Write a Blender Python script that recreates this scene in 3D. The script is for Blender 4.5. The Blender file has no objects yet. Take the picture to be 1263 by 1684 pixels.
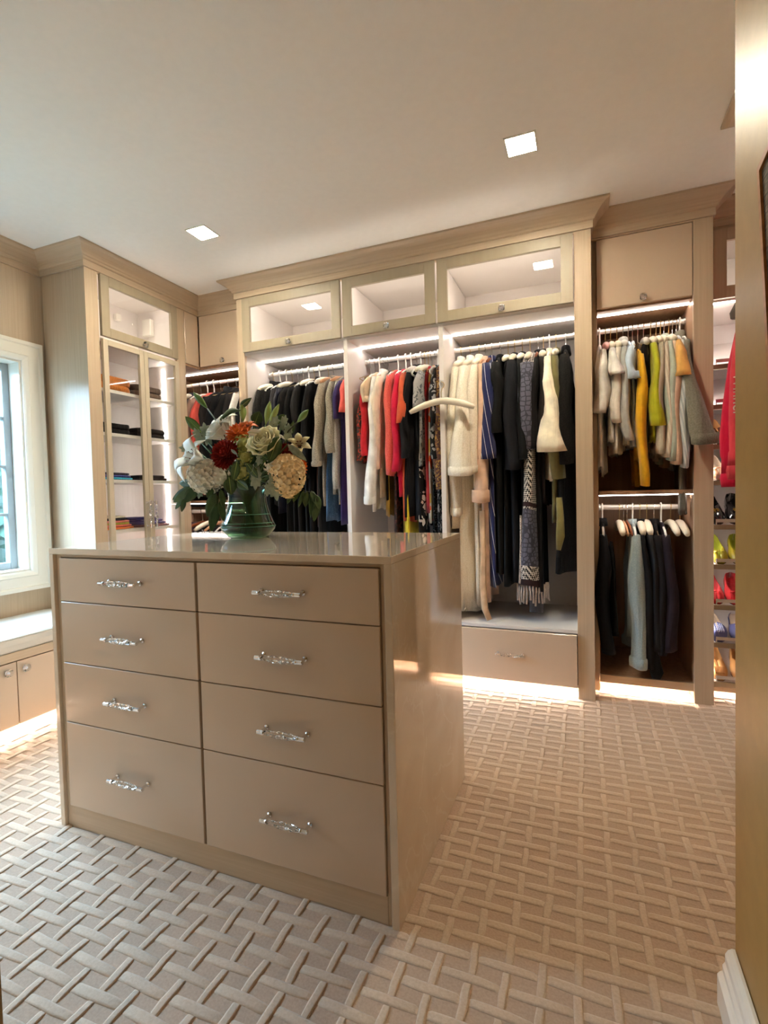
import bpy, math, random
from mathutils import Vector, Matrix
import bmesh

# ------------------------------------------------------------ camera, world, exposure
SC = bpy.context.scene
COL = SC.collection
PI = math.pi
cam_d = bpy.data.cameras.new('camera')
cam = bpy.data.objects.new('camera', cam_d)
COL.objects.link(cam)
cam_d.sensor_fit = 'VERTICAL'
cam_d.sensor_height = 24.0
cam_d.lens = 24.0 * 829.2 / 1684.0
cam_d.clip_start = 0.02
PITCH, YAW, ROLL = 0.034282591, 0.378995482, 0.0243147462
_cp, _sp, _cy, _sy, _cr, _sr = math.cos(PITCH), math.sin(PITCH), math.cos(YAW), math.sin(YAW), math.cos(ROLL), math.sin(ROLL)
_f = Vector((-_sy * _cp, _cy * _cp, -_sp))
_r = Vector((_cy, _sy, 0.0))
_d = _f.cross(_r)
_r2 = _cr * _r + _sr * _d
_d2 = -_sr * _r + _cr * _d
cam.matrix_world = Matrix(((_r2.x, -_d2.x, -_f.x, 0.0), (_r2.y, -_d2.y, -_f.y, 0.0), (_r2.z, -_d2.z, -_f.z, 1.16), (0, 0, 0, 1)))
SC.camera = cam

SC.view_settings.view_transform = 'Standard'
SC.view_settings.look = 'None'
SC.view_settings.gamma = 1.0
SC.view_settings.use_curve_mapping = False
SC.view_settings.exposure = 1.2
SC.cycles.use_denoising = True
SC.cycles.max_bounces = 10
SC.cycles.diffuse_bounces = 5
SC.cycles.transparent_max_bounces = 16
SC.cycles.sample_clamp_indirect = 6.0
SC.cycles.caustics_reflective = False
SC.cycles.caustics_refractive = False

world = bpy.data.worlds.new('sky')
SC.world = world
world.use_nodes = True
_bg = world.node_tree.nodes['Background']
_bg.inputs['Color'].default_value = (0.53, 0.72, 1.0, 1)
_bg.inputs['Strength'].default_value = 25.0

LED_POWER = 13.5       # strips in the cupboards
TOE_POWER = 70.0       # strips under the cupboards
LAMP_POWER = 185.0      # recessed ceiling lamps

# daylight portal in the window opening (guides sampling only)
_pl = bpy.data.lights.new('window_portal', 'AREA')
_pl.shape = 'RECTANGLE'; _pl.size = 1.3; _pl.size_y = 1.25
_pl.cycles.is_portal = True
_po = bpy.data.objects.new('window_portal', _pl)
_po.location = (-3.26, 1.37, 1.38)
_po.rotation_euler = (0, -PI / 2, 0)
COL.objects.link(_po)

# ------------------------------------------------------------ helpers
rnd = random.Random(7)
class MB:
    def __init__(s):
        s.v = []; s.f = []; s.m = []; s.c = 0
    def q(s, *idx):
        s.f.append(idx); s.m.append(s.c)
    def box(s, x0, x1, y0, y1, z0, z1):
        if x0 > x1: x0, x1 = x1, x0
        if y0 > y1: y0, y1 = y1, y0
        if z0 > z1: z0, z1 = z1, z0
        b = len(s.v)
        s.v += [(x0, y0, z0), (x1, y0, z0), (x1, y1, z0), (x0, y1, z0), (x0, y0, z1), (x1, y0, z1), (x1, y1, z1), (x0, y1, z1)]
        for f in ((0, 3, 2, 1), (4, 5, 6, 7), (0, 1, 5, 4), (1, 2, 6, 5), (2, 3, 7, 6), (3, 0, 4, 7)):
            s.q(*[b + i for i in f])
        return s
    def loft(s, rings, closed=True, cap0=True, cap1=True):
        b = len(s.v); n = len(rings[0])
        for r in rings: s.v += [tuple(p) for p in r]
        for k in range(len(rings) - 1):
            o = b + k * n
            for i in range(n if closed else n - 1):
                j = (i + 1) % n
                s.q(o + i, o + j, o + n + j, o + n + i)
        if cap0: s.q(*[b + i for i in range(n)][::-1])
        if cap1: s.q(*[b + (len(rings) - 1) * n + i for i in range(n)])
        return s
    def tube(s, pts, r, n=8, caps=True, ry=None, up=None):
        P = [Vector(p) for p in pts]; rings = []
        rr = r if hasattr(r, '__len__') else [r] * len(P)
        ref = Vector(up) if up else None
        prev = None
        for i, p in enumerate(P):
            t = (P[min(i + 1, len(P) - 1)] - P[max(i - 1, 0)])
            t = t.normalized() if t.length > 1e-9 else Vector((0, 0, 1))
            if ref is not None: a = ref - t * ref.dot(t)
            elif prev is not None: a = prev - t * prev.dot(t)
            else: a = Vector((0, 0, 1)) - t * t.z if abs(t.z) < .9 else Vector((1, 0, 0)) - t * t.x
            if a.length < 1e-6: a = t.orthogonal()
            a.normalize(); prev = a; bb = t.cross(a)
            k = 1.0 if ry is None else ry
            rings.append([p + a * (rr[i] * math.cos(2 * PI * j / n)) + bb * (rr[i] * k * math.sin(2 * PI * j / n)) for j in range(n)])
        return s.loft(rings, True, caps, caps)
    def lathe(s, prof, cx, cy, n=24, cap0=True, cap1=True):
        return s.loft([[(cx + r * math.cos(2 * PI * i / n), cy + r * math.sin(2 * PI * i / n), z) for i in range(n)] for r, z in prof], True, cap0, cap1)
    def sweep(s, path, prof):
        """profile (outward, z) along a plan path; outward is to the right of travel, corners mitred"""
        P = [Vector((p[0], p[1])) for p in path]; rings = []
        for i, p in enumerate(P):
            ns = []
            if i > 0:
                d = (P[i] - P[i - 1]).normalized(); ns.append(Vector((d.y, -d.x)))
            if i < len(P) - 1:
                d = (P[i + 1] - P[i]).normalized(); ns.append(Vector((d.y, -d.x)))
            nn = ns[0] if len(ns) == 1 else (ns[0] + ns[1]) / (1 + ns[0].dot(ns[1]))
            rings.append([(p.x + nn.x * d_, p.y + nn.y * d_, z) for d_, z in prof])
        return s.loft(rings, True, True, True)
    def mesh(s, name):
        me = bpy.data.meshes.new(name)
        me.from_pydata(s.v, [], s.f)
        return me
    def build(s, name, mats, parent=None, smooth=False, bevel=0.0, origin=None, fix=True):
        if not isinstance(mats, (list, tuple)): mats = [mats]
        o = Vector(origin) if origin is not None else (world_loc(parent) if parent is not None else Vector((0, 0, 0)))
        if o.length: s.v = [(p[0] - o.x, p[1] - o.y, p[2] - o.z) for p in s.v]
        me = s.mesh(name)
        for m in mats: me.materials.append(m)
        for p, k in zip(me.polygons, s.m): p.material_index = k
        if fix:
            bm = bmesh.new(); bm.from_mesh(me); bmesh.ops.recalc_face_normals(bm, faces=bm.faces); bm.to_mesh(me); bm.free()
        if smooth: me.shade_smooth()
        ob = bpy.data.objects.new(name, me); COL.objects.link(ob)
        if parent is not None:
            ob.parent = parent
        elif origin is not None:
            ob.location = origin
        if bevel:
            b = ob.modifiers.new('edge', 'BEVEL'); b.width = bevel; b.segments = 1; b.limit_method = 'ANGLE'; b.angle_limit = 0.8
        return ob

def world_loc(o):
    v = Vector((0, 0, 0))
    while o is not None:
        v += o.location; o = o.parent
    return v

def tag(o, label=None, cat=None, group=None, kind=None):
    if label: o['label'] = label
    if cat: o['category'] = cat
    if group: o['group'] = group
    if kind: o['kind'] = kind
    return o

def thing(name, label, cat, loc, group=None):
    o = bpy.data.objects.new(name, None); COL.objects.link(o)
    o.location = loc; o.empty_display_size = 0.05
    return tag(o, label, cat, group)

def struct(name, mb, mats, bevel=0, label=None):
    o = mb.build(name, mats, bevel=bevel); o['kind'] = 'structure'
    if label: o['label'] = label
    return o

def B(*a): return MB().box(*a)

# ------------------------------------------------------------ materials
def srgb(r, g, b):
    f = lambda c: (c / 255 / 12.92) if c <= 10.3 else ((c / 255 + .055) / 1.055) ** 2.4
    return (f(r), f(g), f(b), 1.0)

def newmat(name):
    m = bpy.data.materials.new(name); m.use_nodes = True
    nt = m.node_tree; bs = nt.nodes['Principled BSDF']
    return m, nt, bs

def N(nt, t, **k):
    n = nt.nodes.new(t)
    for a, b in k.items():
        if a.startswith('i_'): n.inputs[a[2:].replace('_', ' ')].default_value = b
        else: setattr(n, a, b)
    return n

def plain(name, col, rough=.5, metal=0.0, spec=.5, coat=0.0, sheen=0.0):
    m, nt, bs = newmat(name)
    bs.inputs['Base Color'].default_value = col
    bs.inputs['Roughness'].default_value = rough
    bs.inputs['Metallic'].default_value = metal
    bs.inputs['Specular IOR Level'].default_value = spec
    bs.inputs['Coat Weight'].default_value = coat
    bs.inputs['Sheen Weight'].default_value = sheen
    return m

def emit(name, col, strength):
    m = bpy.data.materials.new(name); m.use_nodes = True
    nt = m.node_tree; nt.nodes.clear()
    e = N(nt, 'ShaderNodeEmission'); e.inputs['Color'].default_value = col; e.inputs['Strength'].default_value = strength
    o = N(nt, 'ShaderNodeOutputMaterial'); nt.links.new(e.outputs[0], o.inputs['Surface'])
    return m

def noisy(name, c1, c2, scale=(8, 8, 8), rough=.5, spec=.5, bump=0.0, detail=4, dist=0.0, sheen=0.0, lo=.35, hi=.65, coat=0):
    m, nt, bs = newmat(name)
    tc = N(nt, 'ShaderNodeTexCoord'); mp = N(nt, 'ShaderNodeMapping'); mp.inputs['Scale'].default_value = scale
    nz = N(nt, 'ShaderNodeTexNoise'); nz.inputs['Scale'].default_value = 1.0; nz.inputs['Detail'].default_value = detail; nz.inputs['Distortion'].default_value = dist
    rp = N(nt, 'ShaderNodeValToRGB')
    rp.color_ramp.elements[0].position = lo; rp.color_ramp.elements[0].color = c1
    rp.color_ramp.elements[1].position = hi; rp.color_ramp.elements[1].color = c2
    L = nt.links.new
    L(tc.outputs['Object'], mp.inputs['Vector']); L(mp.outputs[0], nz.inputs['Vector']); L(nz.outputs['Fac'], rp.inputs['Fac']); L(rp.outputs[0], bs.inputs['Base Color'])
    bs.inputs['Roughness'].default_value = rough; bs.inputs['Specular IOR Level'].default_value = spec; bs.inputs['Sheen Weight'].default_value = sheen
    bs.inputs['Coat Weight'].default_value = coat
    if bump:
        bp = N(nt, 'ShaderNodeBump'); bp.inputs['Strength'].default_value = bump; bp.inputs['Distance'].default_value = .004
        L(nz.outputs['Fac'], bp.inputs['Height']); L(bp.outputs[0], bs.inputs['Normal'])
    return m

M = {}
M['wood'] = noisy('light_oak', srgb(186, 165, 140), srgb(197, 177, 152), (90, 90, 2.2), .38, .4, .12, 5, .25, lo=.3, hi=.7)
M['wood_across'] = noisy('light_oak_rail', srgb(186, 165, 140), srgb(197, 177, 152), (2.2, 2.2, 90), .38, .4, .12, 5, .25, lo=.3, hi=.7)
M['wood_dark'] = noisy('oak_interior', srgb(158, 124, 98), srgb(180, 146, 118), (45, 45, 1.4), .45, .4, .08, 5, .25, lo=.3, hi=.7)
M['taupe'] = plain('taupe_lacquer', srgb(202, 180, 157), .26, coat=.25)
M['taupe_frame'] = noisy('taupe_wood_frame', srgb(158, 146, 125), srgb(162, 150, 129), (40, 40, 1.5), .35, .4, .02)
M['cream_frame'] = plain('cream_lacquer_frame', srgb(192, 180, 158), .35)
M['white'] = plain('white_laminate', srgb(226, 219, 214), .42)
M['trim'] = plain('white_trim_paint', srgb(232, 228, 218), .32)
M['ceil'] = noisy('ceiling_paint', srgb(247, 244, 238), srgb(249, 246, 240), (30, 30, 30), .8, .2)
M['yellow'] = noisy('ochre_wall_paint', srgb(152, 120, 64), srgb(158, 125, 68), (25, 25, 25), .42, .45, .04)
M['chrome'] = plain('polished_chrome', (.82, .82, .84, 1), .12, 1.0)
M['steel'] = plain('satin_steel', (.72, .70, .68, 1), .3, 1.0)
M['rodm'] = plain('pale_rod_metal', (.86, .83, .79, 1), .32, .75)
M['brass'] = plain('brass_hook', srgb(206, 176, 120), .28, 1.0)
M['led'] = emit('led_strip_light', (1.0, .91, .84, 1), LED_POWER)
M['toe'] = emit('toe_strip_light', (1.0, .84, .72, 1), TOE_POWER)
M['lamp'] = emit('ceiling_lamp_light', (1.0, .90, .69, 1), LAMP_POWER)
M['cushion'] = plain('pale_leather', srgb(208, 202, 192), .45)
M['black'] = plain('black_plastic', srgb(20, 19, 19), .5)
M['dark'] = plain('dark_gap', srgb(60, 50, 42), .8)

def mat_floor(name, c1, c2, sc):
    return noisy(name, c1, c2, sc, .95, .15, .35, 6, 0, .25)
M['carpet'] = mat_floor('carpet_ground', srgb(178, 153, 131), srgb(188, 163, 140), (160, 160, 160))
M['rib'] = mat_floor('carpet_rib', srgb(194, 171, 148), srgb(204, 182, 159), (160, 160, 160))

def mat_stone():
    m, nt, bs = newmat('cream_polished_stone')
    L = nt.links.new
    tc = N(nt, 'ShaderNodeTexCoord')
    nz = N(nt, 'ShaderNodeTexNoise'); nz.inputs['Scale'].default_value = 3.2; nz.inputs['Detail'].default_value = 8; nz.inputs['Distortion'].default_value = 1.2
    rp = N(nt, 'ShaderNodeValToRGB')
    rp.color_ramp.elements[0].position = .3; rp.color_ramp.elements[0].color = srgb(212, 192, 167)
    rp.color_ramp.elements[1].position = .7; rp.color_ramp.elements[1].color = srgb(222, 204, 180)
    nz2 = N(nt, 'ShaderNodeTexNoise'); nz2.inputs['Scale'].default_value = 1.6; nz2.inputs['Detail'].default_value = 6; nz2.inputs['Distortion'].default_value = 2.5
    r2 = N(nt, 'ShaderNodeValToRGB')
    e = r2.color_ramp.elements
    e[0].position = .485; e[0].color = (0, 0, 0, 1); e[1].position = .515; e[1].color = (0, 0, 0, 1)
    k = e.new(.5); k.color = (.3, .3, .3, 1)
    mx = N(nt, 'ShaderNodeMixRGB'); mx.inputs['Color2'].default_value = srgb(236, 224, 204)
    L(tc.outputs['Object'], nz.inputs['Vector']); L(nz.outputs['Fac'], rp.inputs['Fac'])
    L(tc.outputs['Object'], nz2.inputs['Vector']); L(nz2.outputs['Fac'], r2.inputs['Fac'])
    L(rp.outputs[0], mx.inputs['Color1']); L(r2.outputs[0], mx.inputs['Fac']); L(mx.outputs[0], bs.inputs['Base Color'])
    bs.inputs['Roughness'].default_value = .06
    bs.inputs['Coat Weight'].default_value = .6; bs.inputs['Coat Roughness'].default_value = .02
    return m
M['stone'] = mat_stone()

def thin_glass(name, tint, refl=1.0, rough=0.0, ior=1.5):
    m = bpy.data.materials.new(name); m.use_nodes = True
    nt = m.node_tree; nt.nodes.clear(); L = nt.links.new
    t = N(nt, 'ShaderNodeBsdfTransparent'); t.inputs['Color'].default_value = tint
    g = N(nt, 'ShaderNodeBsdfGlossy'); g.inputs['Roughness'].default_value = rough
    fr = N(nt, 'ShaderNodeFresnel'); fr.inputs['IOR'].default_value = ior
    mu = N(nt, 'ShaderNodeMath', operation='MULTIPLY'); mu.inputs[1].default_value = refl; mu.use_clamp = True
    ge = N(nt, 'ShaderNodeNewGeometry'); bk = N(nt, 'ShaderNodeMath', operation='SUBTRACT'); bk.inputs[0].default_value = 1.0
    m2 = N(nt, 'ShaderNodeMath', operation='MULTIPLY')   # only the outer face mirrors
    mx = N(nt, 'ShaderNodeMixShader'); o = N(nt, 'ShaderNodeOutputMaterial')
    L(fr.outputs[0], mu.inputs[0]); L(ge.outputs['Backfacing'], bk.inputs[1]); L(mu.outputs[0], m2.inputs[0]); L(bk.outputs[0], m2.inputs[1]); L(m2.outputs[0], mx.inputs['Fac']); L(t.outputs[0], mx.inputs[1]); L(g.outputs[0], mx.inputs[2]); L(mx.outputs[0], o.inputs['Surface'])
    return m
M['pane'] = thin_glass('clear_pane', (.97, .98, .97, 1), 1.6)
M['winpane'] = thin_glass('window_pane_glass', (.9, .97, .97, 1), 1.0)
M['vase'] = thin_glass('green_vase_glass', srgb(190, 208, 192), 1.5, .02)
M['plasticwrap'] = thin_glass('clear_garment_wrap', (.9, .9, .92, 1), 2.2, .12)
def mat_crystal():
    m, nt, bs = newmat('clear_crystal')
    bs.inputs['Base Color'].default_value = (.97, .98, 1, 1); bs.inputs['Roughness'].default_value = .02
    bs.inputs['Transmission Weight'].default_value = 1.0; bs.inputs['IOR'].default_value = 1.52
    return m
M['crystal'] = mat_crystal()

# ------------------------------------------------------------ the room
CZ = 2.66
WX, BY, RX = -3.10, 3.72, 1.60
floor = struct('floor', B(-3.3, 1.7, -1.7, 3.9, -.06, 0), M['carpet'], label='sculpted tan carpet with a woven lattice of raised ribs')
def carpet_ribs():
    mb = MB(); px, py = .081, .0572
    x0, y0 = -.834 - 28 * px, .06
    holes = [(-1.75, -.475, 1.23, 1.97), (-3.1, -2.72, .4, 3.1), (-3.1, 1.6, 3.24, 3.9), (-2.2, -.05, 3.02, 3.9), (.64, 1.6, 1.2, 2.44), (.28, 1.7, -2, 1.3), (-3.2, -.80, -2, .46), (.55, 1.6, 3.28, 3.9)]
    def ok(x, y): return not any(a < x < b and c < y < d for a, b, c, d in holes)
    def seg(ax, c, half, wid):
        jit = lambda s: rnd.uniform(-s, s)
        st = [(-half, .86, 0.0), (-half * .88, .98, .0026), (-half * .3, 1.05, .0036), (half * .3, 1.05, .0036), (half * .88, .98, .0026), (half, .86, 0.0)]
        w = wid * (1 + jit(.12)); sk = jit(.0035); rings = []
        for t, k, h in st:
            a = w * k; off = sk * t / half + jit(.0012)
            sec = [(-a, -.001), (-a * .95, h * .8), (-a * .5, h), (a * .5, h), (a * .95, h * .8), (a, -.001)]
            if ax == 0: rings.append([(c[0] + t, c[1] + off + s_, z) for s_, z in sec])
            else: rings.append([(c[0] + off + s_, c[1] + t, z) for s_, z in sec])
        mb.loft(rings, False, False, False)
    for i in range(0, 58):
        for j in range(0, 62):
            x, y = x0 + i * px, y0 + j * py
            if not ok(x, y) or x > 1.55: continue
            if (i + j) % 2 == 0: seg(0, (x, y), px - .0105, .0116)
            else: seg(1, (x, y), py - .0112, .0096)
    o = mb.build('carpet_rib', M['rib'], floor, smooth=True)
    o['kind'] = 'stuff'
carpet_ribs()

struct('ceiling', B(-3.3, 1.7, -1.7, 3.9, CZ, CZ + .1), M['ceil'])
# window wall with its opening, clad in oak
WY0, WY1, WZ0, WZ1 = .72, 2.017, .757, 2.007
w = MB(); w.box(WX - .16, WX, -1.6, WY0, 0, CZ); w.box(WX - .16, WX, WY1, 3.9, 0, CZ); w.box(WX - .16, WX, WY0, WY1, 0, WZ0); w.box(WX - .16, WX, WY0, WY1, WZ1, CZ)
struct('wall_left', w, M['wood'])
struct('wall_back', B(-3.3, 1.7, BY, BY + .12, 0, CZ), M['white'])
struct('wall_right', B(RX, RX + .12, 1.0, 3.9, 0, CZ), M['white'])
w = MB(); w.box(.302, .42, -1.6, 1.29, 0, CZ); w.box(.42, 1.7, 1.17, 1.29, 0, CZ)
struct('wall_entry_right', w, M['yellow'])
w = MB(); w.box(-.92, -.80, -1.6, .45, 0, CZ)
struct('wall_entry_left', w, M['yellow'])
struct('wall_front', B(-3.1, -.92, .33, .45, 0, CZ), M['wood'])
struct('wall_entry_back', B(-.92, .42, -1.7, -1.58, 0, CZ), M['yellow'])
# baseboards with a stepped profile, ending short of the wall's corner
bprof = [(0, 0), (.034, 0), (.034, .068), (.029, .075), (.024, .078), (.024, .092), (.019, .1), (.019, .118), (.014, .128), (.006, .134), (0, .134)]
struct('baseboard_right', MB().sweep([(.30, 1.285), (.30, -1.55)], bprof), M['trim'])
struct('baseboard_left', MB().sweep([(-.80, -1.55), (-.80, .44)], bprof), M['trim'])
# crown over the window wall
CROWN = [(0, 2.545), (.010, 2.545), (.010, 2.583), (.018, 2.588), (.022, 2.598), (.028, 2.602), (.034, 2.612), (.050, 2.628), (.068, 2.640), (.082, 2.645), (.090, 2.650), (.090, CZ), (0, CZ)]
CROWN2 = [(-.012, 2.50)] + CROWN[1:-1] + [(-.012, CZ)]
struct('trim_1', MB().sweep([(WX, .45), (WX, 2.155)], CROWN), M['wood_across'])

# window: casing, jambs, sash with muntins, panes
win = thing('window_1', None, None, (WX, 1.37, WZ0)); win['kind'] = 'structure'
cs = MB()
def casing(y0, y1, z0, z1, wd):
    # outer back band and inner board, as four mitred lofts
    pr = [(0, 0), (.030, 0), (.030, .02), (.022, .026), (.022, wd * .72), (.027, wd * .76), (.018, wd * .93), (.012, wd), (0, wd)]
    ring = lambda y, z, sy, sz: [(WX + h, y + sy * d, z + sz * d) for h, d in pr]
    R_ = [ring(y1 + wd, z0 - wd, -1, 1), ring(y1 + wd, z1 + wd, -1, -1), ring(y0 - wd, z1 + wd, 1, -1), ring(y0 - wd, z0 - wd, 1, 1)]
    R_.append(R_[0]); cs.loft(R_, True, False, False)
casing(WY0, WY1, WZ0, WZ1, .115)
cs.build('casing', M['trim'], win)
jb = MB(); d = .012
jb.box(WX - .15, WX, WY1 - d, WY1, WZ0, WZ1); jb.box(WX - .15, WX, WY0, WY0 + d, WZ0, WZ1); jb.box(WX - .15, WX, WY0 + d, WY1 - d, WZ1 - d, WZ1); jb.box(WX - .15, WX + .004, WY0 + d, WY1 - d, WZ0, WZ0 + d)
jb.build('jamb', M['trim'], win)
M['sash'] = plain('gray_sash_paint', srgb(150, 158, 160), .4)
ym = (WY0 + WY1) / 2
for a, b in ((WY0 + d, ym), (ym, WY1 - d)):
    sa = MB(); x0, x1 = WX - .14, WX - .095; k = .04
    sa.box(x0, x1, a, a + k, WZ0 + d, WZ1 - d); sa.box(x0, x1, b - k, b, WZ0 + d, WZ1 - d); sa.box(x0, x1, a + k, b - k, WZ1 - d - k, WZ1 - d); sa.box(x0, x1, a + k, b - k, WZ0 + d, WZ0 + d + k)
    so = sa.build('sash', M['sash'], win, bevel=.003)
    zz = [WZ0 + d + k + (WZ1 - WZ0 - 2 * d - 2 * k) * i / 4 for i in range(5)]
    for z in zz[1:-1]: B(x0 + .008, x1 - .004, a + k, b - k, z - .009, z + .009).build('muntin', M['sash'], so, bevel=.003)
    yc = (a + b) / 2
    for i in range(4):
        B(x0 + .008, x1 - .004, yc - .009, yc + .009, zz[i] + .009, zz[i + 1] - .009).build('muntin', M['sash'], so, bevel=.003)
    B(x0 + .018, x0 + .022, a + k, b - k, WZ0 + d + k, WZ1 - d - k).build('pane', M['winpane'], so)

# garden outside: a lawn and two leafy trees seen through the panes
struct('ground_outside', B(-24, -3.4, -12, 16, -.5, -.4), noisy('lawn_grass', srgb(58, 66, 54), srgb(84, 92, 78), (6, 6, 6), .95, .1))
leafm = noisy('tree_leaf_green', srgb(26, 42, 34), srgb(48, 70, 56), (3, 3, 3), .8, .2)
def tree(x, y, h, r, label, seed):
    R_ = random.Random(seed)
    t = thing('garden_tree', label, 'tree', (x, y, -.4))
    mb = MB(); mb.tube([(x, y, -.42), (x + .05, y, h * .3), (x, y + .08, h * .62)], [.16, .12, .06], 8)
    for k in range(5):
        a = k * 1.256; mb.tube([(x, y, h * .35 + k * .1), (x + math.cos(a) * r * .6, y + math.sin(a) * r * .6, h * .6 + k * .12)], [.06, .02], 6)
    mb.build('trunk', plain('bark', srgb(92, 78, 64), .9), t)
    f = MB()
    for k in range(1500):
        while True:
            p = Vector((R_.uniform(-1, 1), R_.uniform(-1, 1), R_.uniform(-1, 1)))
            if .35 < p.length < 1: break
        c = Vector((x + p.x * r, y + p.y * r, h * .62 + p.z * r * 1.1))
        u = Vector((R_.uniform(-1, 1), R_.uniform(-1, 1), R_.uniform(-1, 1))).normalized(); v = u.orthogonal().normalized(); s_ = R_.uniform(.06, .14)
        b = len(f.v); f.v += [tuple(c - u * s_), tuple(c + v * s_ * .5), tuple(c + u * s_), tuple(c - v * s_ * .5)]; f.q(b, b + 1, b + 2, b + 3)
    o = f.build('foliage', leafm, t, fix=False); o['kind'] = 'stuff'
tree(-9.0, 5.6, 3.4, 1.5, 'leafy green tree outside the window, nearer the right sash', 3)
def hedge():  # added to cut the low sky light reaching the display cabinet's end panel
    R_ = random.Random(11); t = thing('sky_block_hedge', 'dense dark hedge added outside the window to block low sky light', 'hedge', (-7.2, -1.0, -.4))
    core = MB(); core.box(-7.7, -6.9, -7.5, 5.5, -.42, 2.3); core.build('hedge_core', plain('hedge_shade', srgb(30, 42, 32), .9), t)
    f = MB()
    for k in range(5200):
        y = R_.uniform(-7.6, 5.6); z = R_.uniform(-.35, 2.5) if R_.random() < .75 else 2.3 + R_.uniform(0, .35)
        x = -6.9 + R_.uniform(-.05, .25) if z < 2.3 else R_.uniform(-7.7, -6.8)
        c = Vector((x, y, z)); u = Vector((R_.uniform(-1, 1), R_.uniform(-1, 1), R_.uniform(-1, 1))).normalized(); v = u.orthogonal().normalized(); s_ = R_.uniform(.07, .15)
        b = len(f.v); f.v += [tuple(c - u * s_), tuple(c + v * s_ * .5), tuple(c + u * s_), tuple(c - v * s_ * .5)]; f.q(b, b + 1, b + 2, b + 3)
    o = f.build('foliage', leafm, t, fix=False); o['kind'] = 'stuff'
hedge()
tree(-13.5, 9.0, 5.0, 2.2, 'taller leafy tree farther away beyond the window', 5)

# ------------------------------------------------------------ cabinet hardware
class FaceY:                      # a front facing the camera side (-Y); d is measured outward
    def __init__(s, y): s.y = y
    def box(s, mb, u0, u1, d0, d1, z0, z1): return mb.box(u0, u1, s.y - d1, s.y - d0, z0, z1)
    def p(s, u, d, z): return (u, s.y - d, z)
class FaceX:                      # a front facing +X
    def __init__(s, x, sg=1): s.x = x; s.sg = sg
    def box(s, mb, u0, u1, d0, d1, z0, z1): return mb.box(s.x + s.sg * d0, s.x + s.sg * d1, u0, u1, z0, z1)
    def p(s, u, d, z): return (s.x + s.sg * d, u, z)

def knob(face, u, z, d, parent):
    k = MB()
    k.c = 1
    k.loft([[face.p(u + r * math.cos(a * PI / 4), d + dd, z + r * math.sin(a * PI / 4)) for a in range(8)] for r, dd in ((.010, 0), (.010, .004), (.006, .006), (.006, .014))])
    k.c = 0
    sq = lambda h, dd, c: [face.p(u + a * h, d + dd, z + b * h) for a, b in ((-1, -c), (-c, -1), (c, -1), (1, -c), (1, c), (c, 1), (-c, 1), (-1, c))]
    k.loft([sq(.008, .013, .6), sq(.0165, .019, .7), sq(.0165, .027, .7), sq(.011, .032, .6)])
    return k.build('knob', [M['crystal'], M['chrome']], parent)

def bar_handle(face, uc, zc, d, parent, vertical=False, L=.155):
    P = (lambda t, dd, o: face.p(uc + t, d + dd, zc + o)) if not vertical else (lambda t, dd, o: face.p(uc + o, d + dd, zc + t))
    n = 6; h = L / 2
    def ring(t, r, tw=0): return [P(t, .032 + r * math.cos(2 * PI * i / n + tw), r * math.sin(2 * PI * i / n + tw)) for i in range(n)]
    mb = MB(); R_ = []
    for i in range(7):
        s_ = i / 6; R_.append(ring(-h * .72 + 2 * h * .72 * s_, .0058 + .0045 * math.sin(PI * s_), .5 * i))
    mb.loft(R_); mb.build('handle_rod', M['crystal'], parent)
    for sg in (-1, 1):
        m = MB(); n2 = 10
        cr = lambda t, r: [P(sg * t, .032 + r * math.cos(2 * PI * i / n2), r * math.sin(2 * PI * i / n2)) for i in range(n2)]
        m.loft([cr(h * .68, .0062), cr(h * .72, .0078), cr(h * .78, .0068), cr(h * .98, .0068), cr(h, .0055)])
        pr = lambda dd, r: [P(sg * h * .86 + r * math.cos(2 * PI * i / 8), dd, r * math.sin(2 * PI * i / 8)) for i in range(8)]
        m.loft([pr(0, .008), pr(.003, .008), pr(.006, .0042), pr(.032, .0042)])
        m.build('handle_mount', M['chrome'], parent, smooth=False)

def glass_door(face, root, u0, u1, z0, z1, fw=.062, mat='taupe_frame', kn=True, d0=.001, name='glass_door', fwb=None):
    d1 = d0 + .021; fwb = fwb or fw
    f = MB()
    face.box(f, u0, u0 + fw, d0, d1, z0, z1); face.box(f, u1 - fw, u1, d0, d1, z0, z1)
    face.box(f, u0 + fw, u1 - fw, d0, d1, z1 - fw, z1); face.box(f, u0 + fw, u1 - fw, d0, d1, z0, z0 + fwb)
    o = f.build(name, M[mat], root, bevel=.0012)
    g = MB(); face.box(g, u0 + fw - .004, u1 - fw + .004, d0 + .009, d0 + .012, z0 + fwb - .004, z1 - fw + .004)
    g.build('pane', M['pane'], o)
    if kn: knob(face, (u0 + u1) / 2, z0 + .022, d1, o)
    return o

def slab_door(face, root, u0, u1, z0, z1, kn=None, name='door', d0=.001, mat='taupe'):
    f = MB(); face.box(f, u0, u1, d0, d0 + .021, z0, z1)
    o = f.build(name, M[mat], root, bevel=.0015)
    if kn: knob(face, kn[0], kn[1], d0 + .021, o)
    return o

def part(root, name, mat, *boxes, bevel=.001):
    mb = MB()
    for b in boxes: mb.box(*b)
    return mb.build(name, M[mat] if isinstance(mat, str) else mat, root, bevel=bevel)

def rod(root, p0, p1):
    """flat oval chrome hanging rod with end brackets"""
    mb = MB(); v = (Vector(p1) - Vector(p0)).normalized()
    mb.tube([p0, p1], .0155, 12, True, .45, (0, 0, 1))
    for a, s_ in ((p0, 1), (p1, -1)):
        a = Vector(a); mb.tube([a, a + v * s_ * .012], .02, 12, True, .7, (0, 0, 1))
    return mb.build('hanging_rod', M['rodm'], root)

def led(root, x0, x1, y0, y1, z0, z1, kind='led', name='light_strip'):
    return part(root, name, kind, (x0, x1, y0, y1, z0, z1), bevel=0)

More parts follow.
